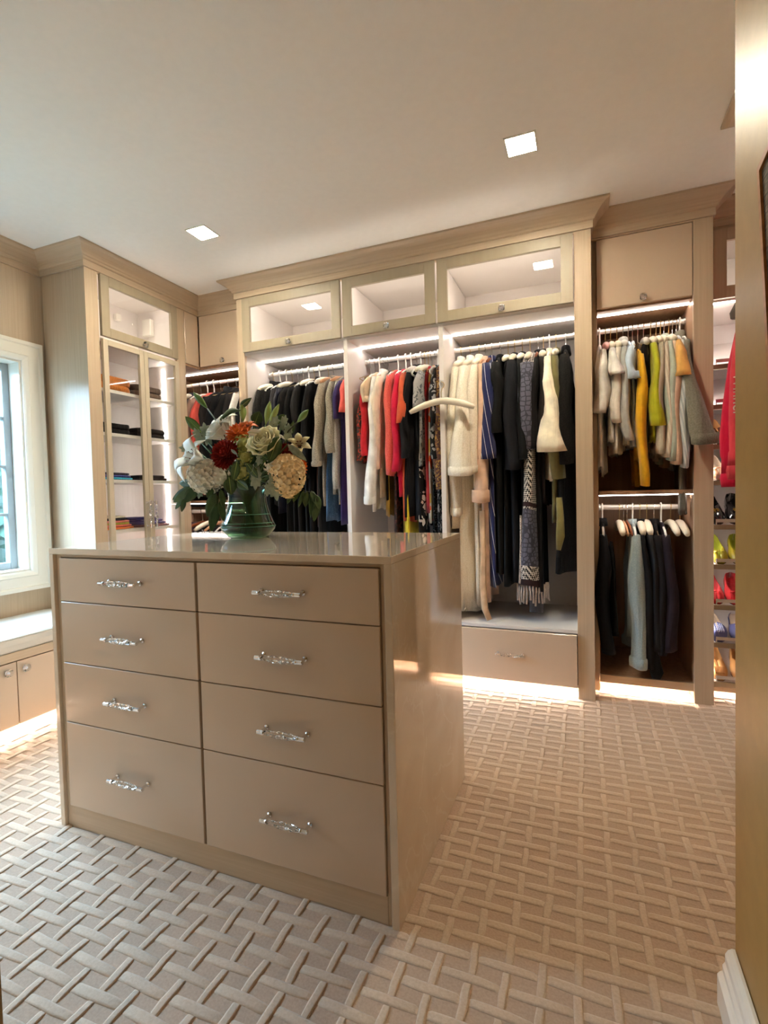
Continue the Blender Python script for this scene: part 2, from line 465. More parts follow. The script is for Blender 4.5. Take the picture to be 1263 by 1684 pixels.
def crown(root, path):
    MB().sweep(path, CROWN).build('crown_moulding', M['wood_across'], root)

# ------------------------------------------------------------ A: the long three-bay wardrobe on the back wall
YA, YAB = 2.95, 3.60
A = thing('wardrobe', 'long oak wardrobe with three open hanging bays under glass lift-up doors', 'wardrobe', (-1.1, 3.2, 0))
part(A, 'stile', 'wood', (-2.25, -2.193, YA, YA + .024, 0, 2.56))
part(A, 'stile', 'wood', (-.042, .045, YA, YA + .024, 0, 2.56))
part(A, 'side_panel', 'white', (-2.225, -2.195, YA + .024, YAB, .07, 2.56))
part(A, 'side_panel', 'white', (-.042, -.012, YA + .024, YAB, .07, 2.56))
part(A, 'end_panel', 'wood_dark', (-2.25, -2.225, YA + .024, YAB, 0, 2.56))
part(A, 'end_panel', 'wood', (-.012, .045, YA + .024, YAB, 0, 2.56))
part(A, 'divider', 'white', (-1.43, -1.402, YA + .004, YAB, .07, 2.54))
part(A, 'divider', 'white', (-.80, -.772, YA + .004, YAB, .07, 2.54))
part(A, 'top_rail', 'wood_across', (-2.193, -.042, YA, YA + .022, 2.537, 2.60))
part(A, 'back_panel', 'white', (-2.225, -.012, YAB, YAB + .02, .0, 2.60))
part(A, 'top_panel', 'white', (-2.195, -.042, YA + .024, YAB, 2.545, 2.57))
BAYS = ((-2.195, -1.43), (-1.402, -.80), (-.772, -.042))
FA = FaceY(YA)
for (x0, x1), (a, b) in zip(BAYS, ((-2.190, -1.436), (-1.418, -.811), (-.797, -.045))):
    part(A, 'deck', 'white', (x0, x1, YA + .006, YAB, 2.152, 2.176))
    led(A, x0 + .004, x1 - .004, 3.146, 3.160, 2.1465, 2.1515)
    led(A, x0 + .05, x1 - .05, YA + .032, YA + .052, 2.538, 2.544)
    led(A, x0 + .06, x1 - .06, YA + .034, YA + .05, 2.1775, 2.1815)  # extra strip added behind the door frame to brighten the upper compartment
    rod(A, (x0, 3.24, 2.078), (x1, 3.24, 2.078))
    part(A, 'bay_floor', 'white', (x0, x1, YA + .004, YAB, .365, .385))
    glass_door(FA, A, a, b, 2.168, 2.534)
    part(A, 'transformer_box', 'trim', (x0 + .06, x0 + .10, YAB - .025, YAB, 2.40, 2.45), bevel=.003)
    part(A, 'wall_plate', 'trim', (x0, x0 + .006, 3.30, 3.36, 2.22, 2.28), bevel=.002)
for a, b in ((-2.188, -1.42), (-1.412, -.79), (-.782, -.046)):
    d = slab_door(FA, A, a, b, .070, .362, name='drawer')
    bar_handle(FA, (a + b) / 2 + .008, .228, .022, d, L=.16)
part(A, 'toe_panel', 'wood_across', (-2.225, -.012, YA + .12, YA + .135, 0, .07))
part(A, 'base_panel', 'white', (-2.225, -.012, YA + .024, YAB, .055, .07))
led(A, -2.18, -.05, YA + .045, YA + .06, .047, .0545, 'toe', 'toe_light')
crown(A, [(-2.25, 3.115), (-2.25, YA), (.045, YA), (.045, 3.10)])

# ------------------------------------------------------------ B: double-hang wardrobe right of it
YB = 3.08; BB = 3.70
Bw = thing('double_wardrobe', 'narrow oak wardrobe with two hanging rods below a solid taupe door', 'wardrobe', (.33, 3.35, 0))
part(Bw, 'stile', 'wood', (.046, .072, YB + .04, YB + .06, 0, 2.56))
part(Bw, 'stile', 'wood', (.537, .626, YB, YB + .024, 0, 2.56))
part(Bw, 'side_panel', 'wood_dark', (.046, .076, YB + .06, BB, 0, 2.56))
part(Bw, 'side_panel', 'wood_dark', (.537, .556, YB + .024, BB, 0, 2.56))
part(Bw, 'end_panel', 'wood', (.602, .626, YB + .024, 3.30, 0, 2.56))
part(Bw, 'top_rail', 'wood_across', (.046, .537, YB, YB + .022, 2.538, 2.60))
part(Bw, 'back_panel', 'wood_dark', (.046, .626, BB, BB + .015, 0, 2.60))
part(Bw, 'deck', 'wood_dark', (.076, .537, YB + .03, BB, 2.152, 2.176))
FB = FaceY(YB)
slab_door(FaceY(YB + .026), Bw, .074, .534, 2.162, 2.535, (.303, 2.186), 'lift_door')
led(Bw, .078, .535, 3.176, 3.190, 2.1465, 2.1515)
rod(Bw, (.076, 3.30, 2.095), (.537, 3.30, 2.095))
part(Bw, 'middle_shelf', 'wood_dark', (.076, .537, YB + .03, 3.69, 1.127, 1.149))
led(Bw, .078, .535, 3.16, 3.174, 1.1215, 1.1265)
rod(Bw, (.076, 3.30, 1.052), (.537, 3.30, 1.052))
part(Bw, 'bay_floor', 'wood_dark', (.076, .537, YB + .03, BB, .078, .10))
part(Bw, 'plinth', 'wood_across', (.072, .537, YB + .022, YB + .04, .058, .102))
part(Bw, 'toe_panel', 'wood_across', (.072, .537, YB + .14, YB + .155, 0, .06))
led(Bw, .08, .53, YB + .05, YB + .064, .070, .0775, 'toe', 'toe_light')
crown(Bw, [(.045, YB), (.626, YB), (.626, 3.225)])

# ------------------------------------------------------------ shoe cabinet
YS = 3.22
Sh = thing('shoe_cabinet', 'tall shoe cabinet with sloped shelves partly behind the yellow wall', 'cabinet', (1.1, 3.45, 0))
part(Sh, 'side_panel', 'white', (.628, .644, YS + .03, BB, 0, 2.56))
part(Sh, 'side_panel', 'white', (1.575, 1.595, YS + .02, BB, 0, 2.56))
part(Sh, 'stile', 'wood', (.627, .646, YS, YS + .03, 0, 2.56))
part(Sh, 'top_rail', 'wood_across', (.646, 1.595, YS, YS + .022, 2.528, 2.60))
part(Sh, 'back_panel', 'white', (.628, 1.595, BB, BB + .015, 0, 2.60))
part(Sh, 'deck', 'white', (.644, 1.575, YS + .01, BB, 2.152, 2.176))
led(Sh, .65, 1.57, YS + .02, YS + .034, 2.1465, 2.1515)
led(Sh, .66, 1.56, YS + .04, YS + .05, 2.535, 2.541)
led(Sh, .6445, .6485, YS + .034, YS + .048, .10, 2.14)
led(Sh, 1.570, 1.5745, YS + .034, YS + .048, .10, 2.14)
part(Sh, 'top_panel', 'white', (.644, 1.575, YS + .03, BB, 2.545, 2.57))
glass_door(FaceY(YS), Sh, .650, 1.25, 2.160, 2.522, .062, 'wood', False)
SHELF_Z = [1.815, 1.60, 1.385, 1.19, .948, .730, .507, .297, .080]
SLOPE = .50
def shelf_pt(z, y):               # top surface of a sloped shelf
    return z + (y - YS - .02) * SLOPE
for z in SHELF_Z:
    mb = MB()
    mb.loft([[(x, YS + .02, z - .018), (x, BB - .02, shelf_pt(z, BB - .02) - .018), (x, BB - .02, shelf_pt(z, BB - .02)), (x, YS + .02, z)] for x in (.645, 1.574)])
    so = mb.build('shelf', M['white'], Sh)
    B(.645, 1.574, YS + .002, YS + .02, z - .022, z + .004).build('shelf_edge', M['taupe_frame'], so, bevel=.001)
    fr = MB(); fr.box(.668, 1.55, YS + .016, YS + .020, z + .016, z + .034)
    for x in (.668, 1.1, 1.545): fr.box(x, x + .005, YS + .016, YS + .022, z + .0042, z + .016)
    fr.build('fence_rail', M['steel'], so)
part(Sh, 'plinth', 'wood_across', (.646, 1.575, YS + .003, YS + .02, .03, .056))
part(Sh, 'toe_panel', 'wood_across', (.646, 1.575, YS + .12, YS + .13, 0, .03))
led(Sh, .66, 1.56, YS + .03, YS + .044, .0305, .036, 'toe', 'toe_light')
crown(Sh, [(.626, YS), (1.598, YS)])

# ------------------------------------------------------------ wardrobe on the right side, seen only by its crown
Rw = thing('side_wardrobe', 'oak side wardrobe whose crown corner shows above the yellow wall', 'wardrobe', (1.1, 1.9, 0))
part(Rw, 'end_panel', 'wood', (.655, 1.595, 2.43, 2.454, 0, 2.56)); part(Rw, 'end_panel', 'wood', (.655, 1.595, 1.30, 1.32, 0, 2.56))
part(Rw, 'back_panel', 'wood', (1.575, 1.595, 1.32, 2.43, 0, 2.56)); part(Rw, 'base_panel', 'wood', (.66, 1.575, 1.32, 2.43, .05, .07)); part(Rw, 'top_panel', 'wood', (.66, 1.575, 1.32, 2.43, 2.54, 2.56))
part(Rw, 'stile', 'wood', (.634, .655, 1.30, 1.36, 0, 2.56)); part(Rw, 'stile', 'wood', (.634, .655, 2.394, 2.454, 0, 2.56))
part(Rw, 'top_rail', 'wood_across', (.634, .655, 1.36, 2.394, 2.50, 2.56))
FR = FaceX(.654, -1)
for a, b in ((1.364, 1.875), (1.879, 2.39)): slab_door(FR, Rw, a, b, .075, 2.495, name='door', d0=.0)
crown(Rw, [(1.598, 2.454), (.634, 2.454), (.634, 1.295)])
rod(Rw, (1.0, 2.455, 2.06), (1.0, 3.215, 2.06))

# ------------------------------------------------------------ corner wardrobe, back left
Co = thing('corner_wardrobe', 'oak corner wardrobe with taupe upper doors behind the flower vase', 'wardrobe', (-2.7, 3.4, 0))
part(Co, 'back_panel', 'wood_dark', (-3.09, -2.252, BB, BB + .015, 0, 2.60))
part(Co, 'side_panel', 'wood_dark', (-3.095, -3.08, 2.96, BB, 0, 2.60))
part(Co, 'side_panel', 'wood_dark', (-2.268, -2.251, 3.105, BB, 0, 2.56))
part(Co, 'deck', 'wood_dark', (-3.08, -2.73, 2.962, BB, 2.150, 2.172), (-2.73, -2.268, 3.115, BB, 2.150, 2.172))
part(Co, 'top_rail', 'wood_across', (-2.72, -2.252, 3.10, 3.12, 2.548, 2.60), (-2.74, -2.72, 2.957, 3.12, 2.548, 2.60))
slab_door(FaceX(-2.742), Co, 2.958, 3.094, 2.166, 2.545, None, 'door')
slab_door(FaceY(3.122), Co, -2.716, -2.256, 2.166, 2.545, (-2.493, 2.19), 'door')
led(Co, -3.07, -2.27, 3.20, 3.214, 2.1445, 2.1495)
rod(Co, (-3.08, 3.31, 2.095), (-2.268, 3.31, 2.095))
part(Co, 'middle_shelf', 'wood_dark', (-3.08, -2.268, 3.105, BB - .01, 1.127, 1.149))
led(Co, -3.07, -2.27, 3.15, 3.164, 1.1215, 1.1265)
rod(Co, (-3.08, 3.31, 1.06), (-2.268, 3.31, 1.06))
part(Co, 'bay_floor', 'wood_dark', (-3.08, -2.268, 3.105, BB, .078, .10))
part(Co, 'plinth', 'wood_across', (-2.7, -2.268, 3.105, 3.12, 0, .102))
crown(Co, [(-2.72, 3.10), (-2.25, 3.10)])

# ------------------------------------------------------------ tall glass-fronted display cabinet, left
XL = -2.72
Lc = thing('display_cabinet', 'tall oak display cabinet with glass doors and lit white shelves', 'cabinet', (-2.9, 2.55, 0))
part(Lc, 'end_panel', 'wood', (-3.095, XL - .006, 2.162, 2.182, 0, 2.56))
part(Lc, 'stile', 'wood', (XL - .022, XL, 2.157, 2.243, 0, 2.56))
part(Lc, 'stile', 'wood', (XL - .022, XL, 2.868, 2.953, 0, 2.56))
part(Lc, 'top_rail', 'wood_across', (XL - .022, XL, 2.243, 2.868, 2.54, 2.60))
part(Lc, 'side_panel', 'white', (-3.085, XL - .022, 2.225, 2.243, .06, 2.55)); part(Lc, 'side_panel', 'white', (-3.085, XL - .022, 2.868, 2.886, .06, 2.55))
part(Lc, 'end_panel', 'wood_dark', (-3.08, XL - .022, 2.934, 2.953, 0, 2.56))
part(Lc, 'back_panel', 'white', (-3.095, -3.085, 2.19, 2.93, .06, 2.58))
part(Lc, 'top_panel', 'white', (-3.085, XL - .022, 2.243, 2.868, 2.545, 2.56))
part(Lc, 'deck', 'white', (-3.085, XL - .02, 2.243, 2.868, 2.138, 2.1655))
part(Lc, 'bottom_panel', 'white', (-3.085, XL - .02, 2.243, 2.868, .08, .10)); part(Lc, 'plinth', 'wood_across', (XL - .08, XL - .06, 2.243, 2.868, 0, .08))
FL = FaceX(XL)
glass_door(FL, Lc, 2.247, 2.862, 2.166, 2.537, .058, 'taupe_frame', True)
LSH = [1.865, 1.592, 1.298, .977, .68, .38]
for z in LSH: part(Lc, 'shelf', 'white', (-3.084, XL - .045, 2.2435, 2.8675, z - .021, z))
for a, b, hu in ((2.249, 2.5525, 2.528), (2.5545, 2.862, 2.578)):
    d = glass_door(FL, Lc, a, b, .10, 2.148, .034, 'cream_frame', False, name='glass_door', fwb=.06)
    bar_handle(FL, hu, 1.07, .022, d, True, .18)
zs = [.10] + sorted(LSH) + [2.138]
for i in range(len(zs) - 1): led(Lc, -2.862, -2.846, 2.8605, 2.8675, zs[i] + .006, zs[i + 1] - .026)
led(Lc, XL - .055, XL - .045, 2.32, 2.80, 2.538, 2.544)
led(Lc, XL - .055, XL - .041, 2.32, 2.80, 2.1665, 2.1705)  # added lower strip, only brightens the cabinet's upper compartment
part(Lc, 'transformer_box', 'trim', (-3.084, -3.05, 2.66, 2.70, 2.44, 2.485), bevel=.004)
part(Lc, 'transformer_box', 'trim', (-3.0, -2.92, 2.83, 2.867, 2.36, 2.48), bevel=.004)
crown(Lc, [(-3.1, 2.157), (XL, 2.157), (XL, 3.105)])

# ------------------------------------------------------------ window bench and its cushion
Bn = thing('window_bench', 'low taupe window bench with crystal knobs and a lit toe space', 'bench', (-2.87, 1.3, 0))
part(Bn, 'carcass', 'wood', (-3.095, -2.668, .455, 2.15, .056, .40))
part(Bn, 'bench_rail', 'wood_across', (-2.668, -2.638, .455, 2.15, .378, .4225))
part(Bn, 'bench_top', 'wood_across', (-3.095, -2.655, .455, 2.15, .401, .4225))
part(Bn, 'toe_panel', 'wood_across', (-2.80, -2.785, .455, 2.15, 0, .056))
FN = FaceX(-2.664)
for a, b, k in ((1.632, 2.148, 1.664), (1.112, 1.628, 1.579), (.592, 1.108, .64)): slab_door(FN, Bn, a, b, .056, .372, (k, .332), 'door')
led(Bn, -2.70, -2.686, .47, 2.14, .048, .0555, 'toe', 'toe_light')
cu = MB(); Rg = []
for t, ins, h in ((.4235, .012, 0), (.432, .003, 0), (.46, 0, 0), (.485, .002, 0), (.498, .012, 0), (.506, .035, 0), (.513, .09, 0)):
    a0, a1, b0, b1 = -3.093 + ins * .3, -2.632 - ins, .47 + ins, 2.147 - ins
    Rg.append([(a0, b0, t), (a1 - .01, b0, t), (a1, b0 + .01, t), (a1, b1 - .01, t), (a1 - .01, b1, t), (a0, b1, t)])
cu.loft(Rg)
cuo = cu.build('bench_cushion', M['cushion'], None, origin=(-2.87, 1.3, .423))
tag(cuo, 'long pale leather cushion lying on the window bench', 'cushion')
MB().tube([(-2.637, .48, .492), (-2.637, 2.14, .492)], .004, 8).build('piping', M['cushion'], cuo)

# ------------------------------------------------------------ island
IX0, IX1, IY0, IY1 = -1.76, -.465, 1.21, 1.985
Is = thing('island_dresser', 'island dresser with eight taupe drawers in two columns', 'dresser', ((IX0 + IX1) / 2, 1.6, 0))
part(Is, 'carcass', 'wood', (-1.738, -.488, 1.236, 1.96, 0, .978))
part(Is, 'frame_stile', 'wood', (-1.739, -1.7145, 1.222, 1.2355, 0, .978)); part(Is, 'frame_stile', 'wood', (-.5015, -.4875, 1.222, 1.2355, 0, .978))
part(Is, 'frame_rail', 'wood_across', (-1.7145, -.5015, 1.222, 1.2355, .9685, .978)); part(Is, 'plinth', 'wood_across', (-1.7145, -.5015, 1.220, 1.2355, 0, .080))
FI = FaceY(1.2345)
ROWS = ((.8155, .966, .892), (.600, .8125, .706), (.3875, .597, .492), (.083, .3845, .232))
for a, b, h in ((-1.7125, -1.1135, -1.405), (-1.1045, -.5035, -.799)):
    for z0, z1, zh in ROWS:
        d = slab_door(FI, Is, a, b, z0, z1, name='drawer', d0=.001)
        bar_handle(FI, h, zh, .022, d, L=.158)
Wt = thing('stone_worktop', 'polished cream stone worktop wrapping over the island ends', 'worktop', ((IX0 + IX1) / 2, 1.6, .98))
part(Wt, 'top_slab', 'stone', (IX0, IX1, IY0, IY1, .979, 1.0), bevel=.0015)
part(Wt, 'end_slab', 'stone', (IX0, IX0 + .020, IY0, IY1, 0, .979), bevel=.0015)
part(Wt, 'end_slab', 'stone', (IX1 - .022, IX1, IY0, IY1, 0, .979), bevel=.0015)

# ------------------------------------------------------------ recessed ceiling lamps
def downlight(x, y, label, power=None, sz=.118):
    t = thing('recessed_lamp', label, 'lamp', (x, y, CZ), 'recessed ceiling lamps')
    h = sz / 2; k = .008
    f = MB()
    for a in ((x - h - k, x + h + k, y - h - k, y - h), (x - h - k, x + h + k, y + h, y + h + k), (x - h - k, x - h, y - h, y + h), (x + h, x + h + k, y - h, y + h)): f.box(*a, CZ - .004, CZ + .0)
    f.build('trim_ring', M['trim'], t)
    B(x - h, x + h, y - h, y + h, CZ - .0025, CZ - .0005).build('lens', M['lamp'] if power is None else power, t)
downlight(-1.985, 2.325, 'lit square recessed ceiling lamp nearer the display cabinet')
downlight(-.24, 2.308, 'lit square recessed ceiling lamp above the right end of the wardrobe')
M['hall'] = emit('hall_lamp_light', (1.0, .78, .52, 1), 55.0)
downlight(-.3, -.7, 'lit square recessed lamp in the yellow hall behind the doorway', M['hall'])

# ------------------------------------------------------------ framed picture on the yellow wall
Pf = thing('picture_frame', 'thin orange-brown framed dark woven panel hung tilted on the yellow wall', 'picture', (.30, .9, 1.6))
def rotframe(pts_y, pts_z):
    c, s_ = math.cos(-.15), math.sin(-.15)
    return [(1.102 + (y * c - z * s_), 1.722 + (y * s_ + z * c)) for y, z in zip(pts_y, pts_z)]
def slab_yz(poly, x0, x1):
    mb = MB(); mb.loft([[(x0, y, z) for y, z in poly], [(x1, y, z) for y, z in poly]]); return mb
W_, H_, k = .42, .46, .012
out = rotframe([0, -W_, -W_, 0], [0, 0, -H_, -H_]); inn = rotframe([-k, -W_ + k, -W_ + k, -k], [-k, -k, -H_ + k, -H_ + k])
fm = MB()
for i in range(4):
    j = (i + 1) % 4; q4 = [out[i], out[j], inn[j], inn[i]]
    fm.loft([[(.2995, y, z) for y, z in q4], [(.290, y, z) for y, z in q4]])
fm.build('frame', noisy('orange_brown_frame', srgb(150, 96, 44), srgb(176, 118, 60), (20, 20, 60), .4), Pf)
slab_yz(inn, .299, .294).build('woven_panel', noisy('dark_woven_panel', srgb(46, 36, 26), srgb(96, 78, 56), (10, 30, 220), .8, bump=.4), Pf)

# ------------------------------------------------------------ fabrics
_fab = {}
def fabric(rgb, pat=None, rgb2=None, sc=60, rough=.9, k=.5):
    key = (rgb, pat, rgb2, sc, rough, k)
    if key in _fab: return _fab[key]
    c1 = srgb(*rgb); c2 = srgb(*rgb2) if rgb2 else c1
    nm = (pat or 'plain') + '_fabric'
    m, nt, bs = newmat(nm); L = nt.links.new
    bs.inputs['Roughness'].default_value = rough
    bs.inputs['Specular IOR Level'].default_value = .25
    dark = max(rgb) < 60
    bs.inputs['Sheen Weight'].default_value = .0 if dark else .15
    tc = N(nt, 'ShaderNodeTexCoord')
    if pat in ('satin',): bs.inputs['Roughness'].default_value = .35
    fac = None
    if pat in (None, 'satin', 'wool', 'tweed', 'velvet'):
        nz = N(nt, 'ShaderNodeTexNoise'); nz.inputs['Scale'].default_value = {'tweed': 260, 'wool': 150}.get(pat, 14); nz.inputs['Detail'].default_value = 3
        L(tc.outputs['Object'], nz.inputs['Vector']); fac = nz.outputs['Fac']
        if not rgb2:
            c2 = srgb(*[min(255, int(c * 1.06) + 1) for c in rgb]); c1 = srgb(*[int(c * .95) for c in rgb])
        rp = N(nt, 'ShaderNodeValToRGB'); e = rp.color_ramp.elements
        e[0].position = .38; e[1].position = .62; e[0].color = c1; e[1].color = c2
        L(fac, rp.inputs['Fac']); L(rp.outputs[0], bs.inputs['Base Color'])
        if pat in ('wool', 'tweed'):
            bp = N(nt, 'ShaderNodeBump'); bp.inputs['Strength'].default_value = .5; bp.inputs['Distance'].default_value = .003
            L(fac, bp.inputs['Height']); L(bp.outputs[0], bs.inputs['Normal'])
    elif pat == 'stripe':          # slanted pinstripes along the garment's width
        mp = N(nt, 'ShaderNodeMapping'); mp.inputs['Rotation'].default_value = (0, 0, 0)
        sp = N(nt, 'ShaderNodeSeparateXYZ'); mz = N(nt, 'ShaderNodeMath', operation='MULTIPLY'); mz.inputs[1].default_value = .16; ma = N(nt, 'ShaderNodeMath', operation='MULTIPLY'); ma.inputs[1].default_value = sc
        ad = N(nt, 'ShaderNodeMath', operation='ADD')
        fr = N(nt, 'ShaderNodeMath', operation='FRACT'); gt = N(nt, 'ShaderNodeMath', operation='LESS_THAN'); gt.inputs[1].default_value = k
        mx = N(nt, 'ShaderNodeMixRGB'); mx.inputs['Color1'].default_value = c1; mx.inputs['Color2'].default_value = c2
        L(tc.outputs['Object'], mp.inputs['Vector']); L(mp.outputs[0], sp.inputs[0]); L(sp.outputs['Z'], mz.inputs[0]); L(mz.outputs[0], ad.inputs[0]); L(sp.outputs['X'], ad.inputs[1]); L(ad.outputs[0], ma.inputs[0]); L(ma.outputs[0], fr.inputs[0]); L(fr.outputs[0], gt.inputs[0]); L(gt.outputs[0], mx.inputs['Fac']); L(mx.outputs[0], bs.inputs['Base Color'])
    elif pat == 'floral' or pat == 'leopard':
        vo = N(nt, 'ShaderNodeTexVoronoi'); vo.inputs['Scale'].default_value = sc
        nz = N(nt, 'ShaderNodeTexNoise'); nz.inputs['Scale'].default_value = sc * .9; nz.inputs['Detail'].default_value = 2
        av = N(nt, 'ShaderNodeMixRGB'); av.inputs['Fac'].default_value = .12
        L(tc.outputs['Object'], nz.inputs['Vector']); L(tc.outputs['Object'], av.inputs['Color1']); L(nz.outputs['Color'], av.inputs['Color2']); L(av.outputs[0], vo.inputs['Vector'])
        lt = N(nt, 'ShaderNodeMath', operation='LESS_THAN'); lt.inputs[1].default_value = k
        mx = N(nt, 'ShaderNodeMixRGB'); mx.inputs['Color1'].default_value = c1; mx.inputs['Color2'].default_value = c2
        L(vo.outputs['Distance'], lt.inputs[0]); L(lt.outputs[0], mx.inputs['Fac']); L(mx.outputs[0], bs.inputs['Base Color'])
    elif pat == 'multi':           # cells of several hues on a dark ground
        vo = N(nt, 'ShaderNodeTexVoronoi'); vo.inputs['Scale'].default_value = sc
        sp = N(nt, 'ShaderNodeSeparateColor'); rp = N(nt, 'ShaderNodeValToRGB'); rp.color_ramp.interpolation = 'CONSTANT'
        e = rp.color_ramp.elements; e[0].color = c1; e[1].position = .45; e[1].color = c2
        a = e.new(.65); a.color = srgb(206, 178, 96) if rgb2[0] > 200 else srgb(int(rgb2[0] * .8), int(rgb2[1] * .7), int(rgb2[2] * .9)); a = e.new(.8); a.color = c1; a = e.new(.93); a.color = srgb(214, 200, 186) if rgb2[0] > 200 else srgb(min(255, int(rgb2[0] * 1.15)), int(rgb2[1] * 1.2), int(rgb2[2] * 1.1))
        L(tc.outputs['Object'], vo.inputs['Vector']); L(vo.outputs['Color'], sp.inputs[0]); L(sp.outputs[0], rp.inputs['Fac']); L(rp.outputs[0], bs.inputs['Base Color'])
    elif pat == 'lattice':         # blue-gray damask cells with darker lines
        vo = N(nt, 'ShaderNodeTexVoronoi'); vo.feature = 'DISTANCE_TO_EDGE'; vo.inputs['Scale'].default_value = sc
        vo.inputs['Randomness'].default_value = .55
        lt = N(nt, 'ShaderNodeMath', operation='LESS_THAN'); lt.inputs[1].default_value = k
        mx = N(nt, 'ShaderNodeMixRGB'); mx.inputs['Color1'].default_value = c1; mx.inputs['Color2'].default_value = c2
        L(tc.outputs['Object'], vo.inputs['Vector']); L(vo.outputs['Distance'], lt.inputs[0]); L(lt.outputs[0], mx.inputs['Fac']); L(mx.outputs[0], bs.inputs['Base Color'])
    elif pat == 'check':
        ch = N(nt, 'ShaderNodeTexChecker'); ch.inputs['Scale'].default_value = sc; ch.inputs['Color1'].default_value = c1; ch.inputs['Color2'].default_value = c2
        mp = N(nt, 'ShaderNodeMapping'); mp.inputs['Rotation'].default_value = (.785, .6, .3)
        L(tc.outputs['Object'], mp.inputs['Vector']); L(mp.outputs[0], ch.inputs['Vector']); L(ch.outputs['Color'], bs.inputs['Base Color'])
    # soft hanging creases
    m3 = N(nt, 'ShaderNodeMapping'); m3.inputs['Scale'].default_value = (24, 24, 3.2)
    n3 = N(nt, 'ShaderNodeTexNoise'); n3.inputs['Scale'].default_value = 1.0; n3.inputs['Detail'].default_value = 3; n3.inputs['Distortion'].default_value = .6
    b3 = N(nt, 'ShaderNodeBump'); b3.inputs['Strength'].default_value = .75; b3.inputs['Distance'].default_value = .014
    L(tc.outputs['Object'], m3.inputs['Vector']); L(m3.outputs[0], n3.inputs['Vector']); L(n3.outputs['Fac'], b3.inputs['Height'])
    if bs.inputs['Normal'].links: L(bs.inputs['Normal'].links[0].from_socket, b3.inputs['Normal'])
    L(b3.outputs[0], bs.inputs['Normal'])
    _fab[key] = m
    return m

# ------------------------------------------------------------ hangers: one of each kind, then copies
HM = {'satin': plain('ivory_satin', srgb(236, 226, 206), .32), 'whiteplastic': plain('white_plastic', srgb(238, 236, 230), .35), 'woodh': plain('reddish_wood', srgb(140, 74, 40), .35),
      'pinksatin': plain('rose_satin', srgb(206, 150, 146), .35), 'graypad': plain('gray_satin', srgb(188, 182, 174), .4), 'peach': plain('peach_wood', srgb(222, 170, 128), .4)}
def hook_pts(r):
    p = [(0, r * math.cos(a), r * math.sin(a)) for a in [math.radians(x) for x in (-40, -5, 30, 60, 90, 120, 150, 180, 215, 250)]]
    return p + [(0, 0, -.042), (0, 0, -.088)]
def hanger_proto(kind):
    R0 = .0205
    if kind in ('satin', 'pinksatin', 'graypad'):
        mb = MB(); n = 13; pts = []; rad = []
        for i in range(n):
            t = -1 + 2 * i / (n - 1); pts.append((0, t * .195, -.092 - .052 * abs(t) ** 1.7)); rad.append(.019 * (1 - .35 * abs(t) ** 6) * (1 + .06 * (i % 2)))
        mb.tube(pts, rad, 10); body = mb.build('padded_hanger', HM[kind], None, smooth=True)
        bw = MB()
        for s_ in (-1, 1):
            bw.loft([[(s_ * .004 + dx, .0 + dy, -.082 + dz) for dx, dz in ((.003, 0), (0, .004), (-.003, 0), (0, -.004))] for dy, dz in ((0, 0), (s_ * .012, .012), (s_ * .026, .008), (s_ * .022, -.006), (s_ * .004, -.002))])
        bw.build('bow', HM[kind], body)
    elif kind == 'wire':
        mb = MB(); mb.tube([(0, -.19, -.150), (0, 0, -.088), (0, .19, -.150), (0, .19, -.156), (0, -.19, -.156), (0, -.19, -.150)], .0028, 6); body = mb.build('wire_hanger', M['brass'], None)
    elif kind == 'whiteplastic':
        mb = MB(); mb.tube([(0, -.2, -.158), (0, -.15, -.128), (0, 0, -.088), (0, .15, -.128), (0, .2, -.158), (0, .19, -.168), (0, 0, -.164), (0, -.19, -.168), (0, -.2, -.158)], .0062, 8); body = mb.build('plastic_hanger', HM[kind], None, smooth=True)
    else:
        mb = MB(); mb.tube([(0, -.2, -.148), (0, -.12, -.112), (0, 0, -.090), (0, .12, -.112), (0, .2, -.148)], [.011, .0125, .0135, .0125, .011], 8, True, .5); body = mb.build('wooden_hanger', HM[kind], None, smooth=True)
        B(-.004, .004, -.14, .14, -.152, -.146).build('trouser_bar', HM[kind], body)
    hk = MB(); hk.tube(hook_pts(R0), .0022 if kind != 'whiteplastic' else .0048, 7)
    hk.build('hook', {'whiteplastic': HM['whiteplastic'], 'satin': M['brass'], 'pinksatin': M['brass']}.get(kind, M['chrome']), body)
    return body
_hp = {}
HK = {'satin': ('ivory satin padded hanger', 'padded hangers'), 'pinksatin': ('rose satin padded hanger', 'padded hangers'), 'graypad': ('gray padded hanger', 'padded hangers'), 'wire': ('thin gold wire hanger', 'wire hangers'),
      'whiteplastic': ('white plastic hanger', 'plastic hangers'), 'woodh': ('reddish wooden hanger', 'wooden hangers'), 'peach': ('pale wooden hanger', 'wooden hangers')}
def put_hanger(kind, x, y, z, what, rz=0.0):
    if kind not in _hp:
        o = _hp[kind] = hanger_proto(kind)
    else:
        s0 = _hp[kind]; o = s0.copy(); COL.objects.link(o)
        for ch in s0.children:
            c = ch.copy(); c.parent = o; COL.objects.link(c)
    o.location = (x, y, z); o.rotation_euler = (0, 0, rz)
    tag(o, HK[kind][0] + ' ' + what, 'hanger', HK[kind][1])
    return o

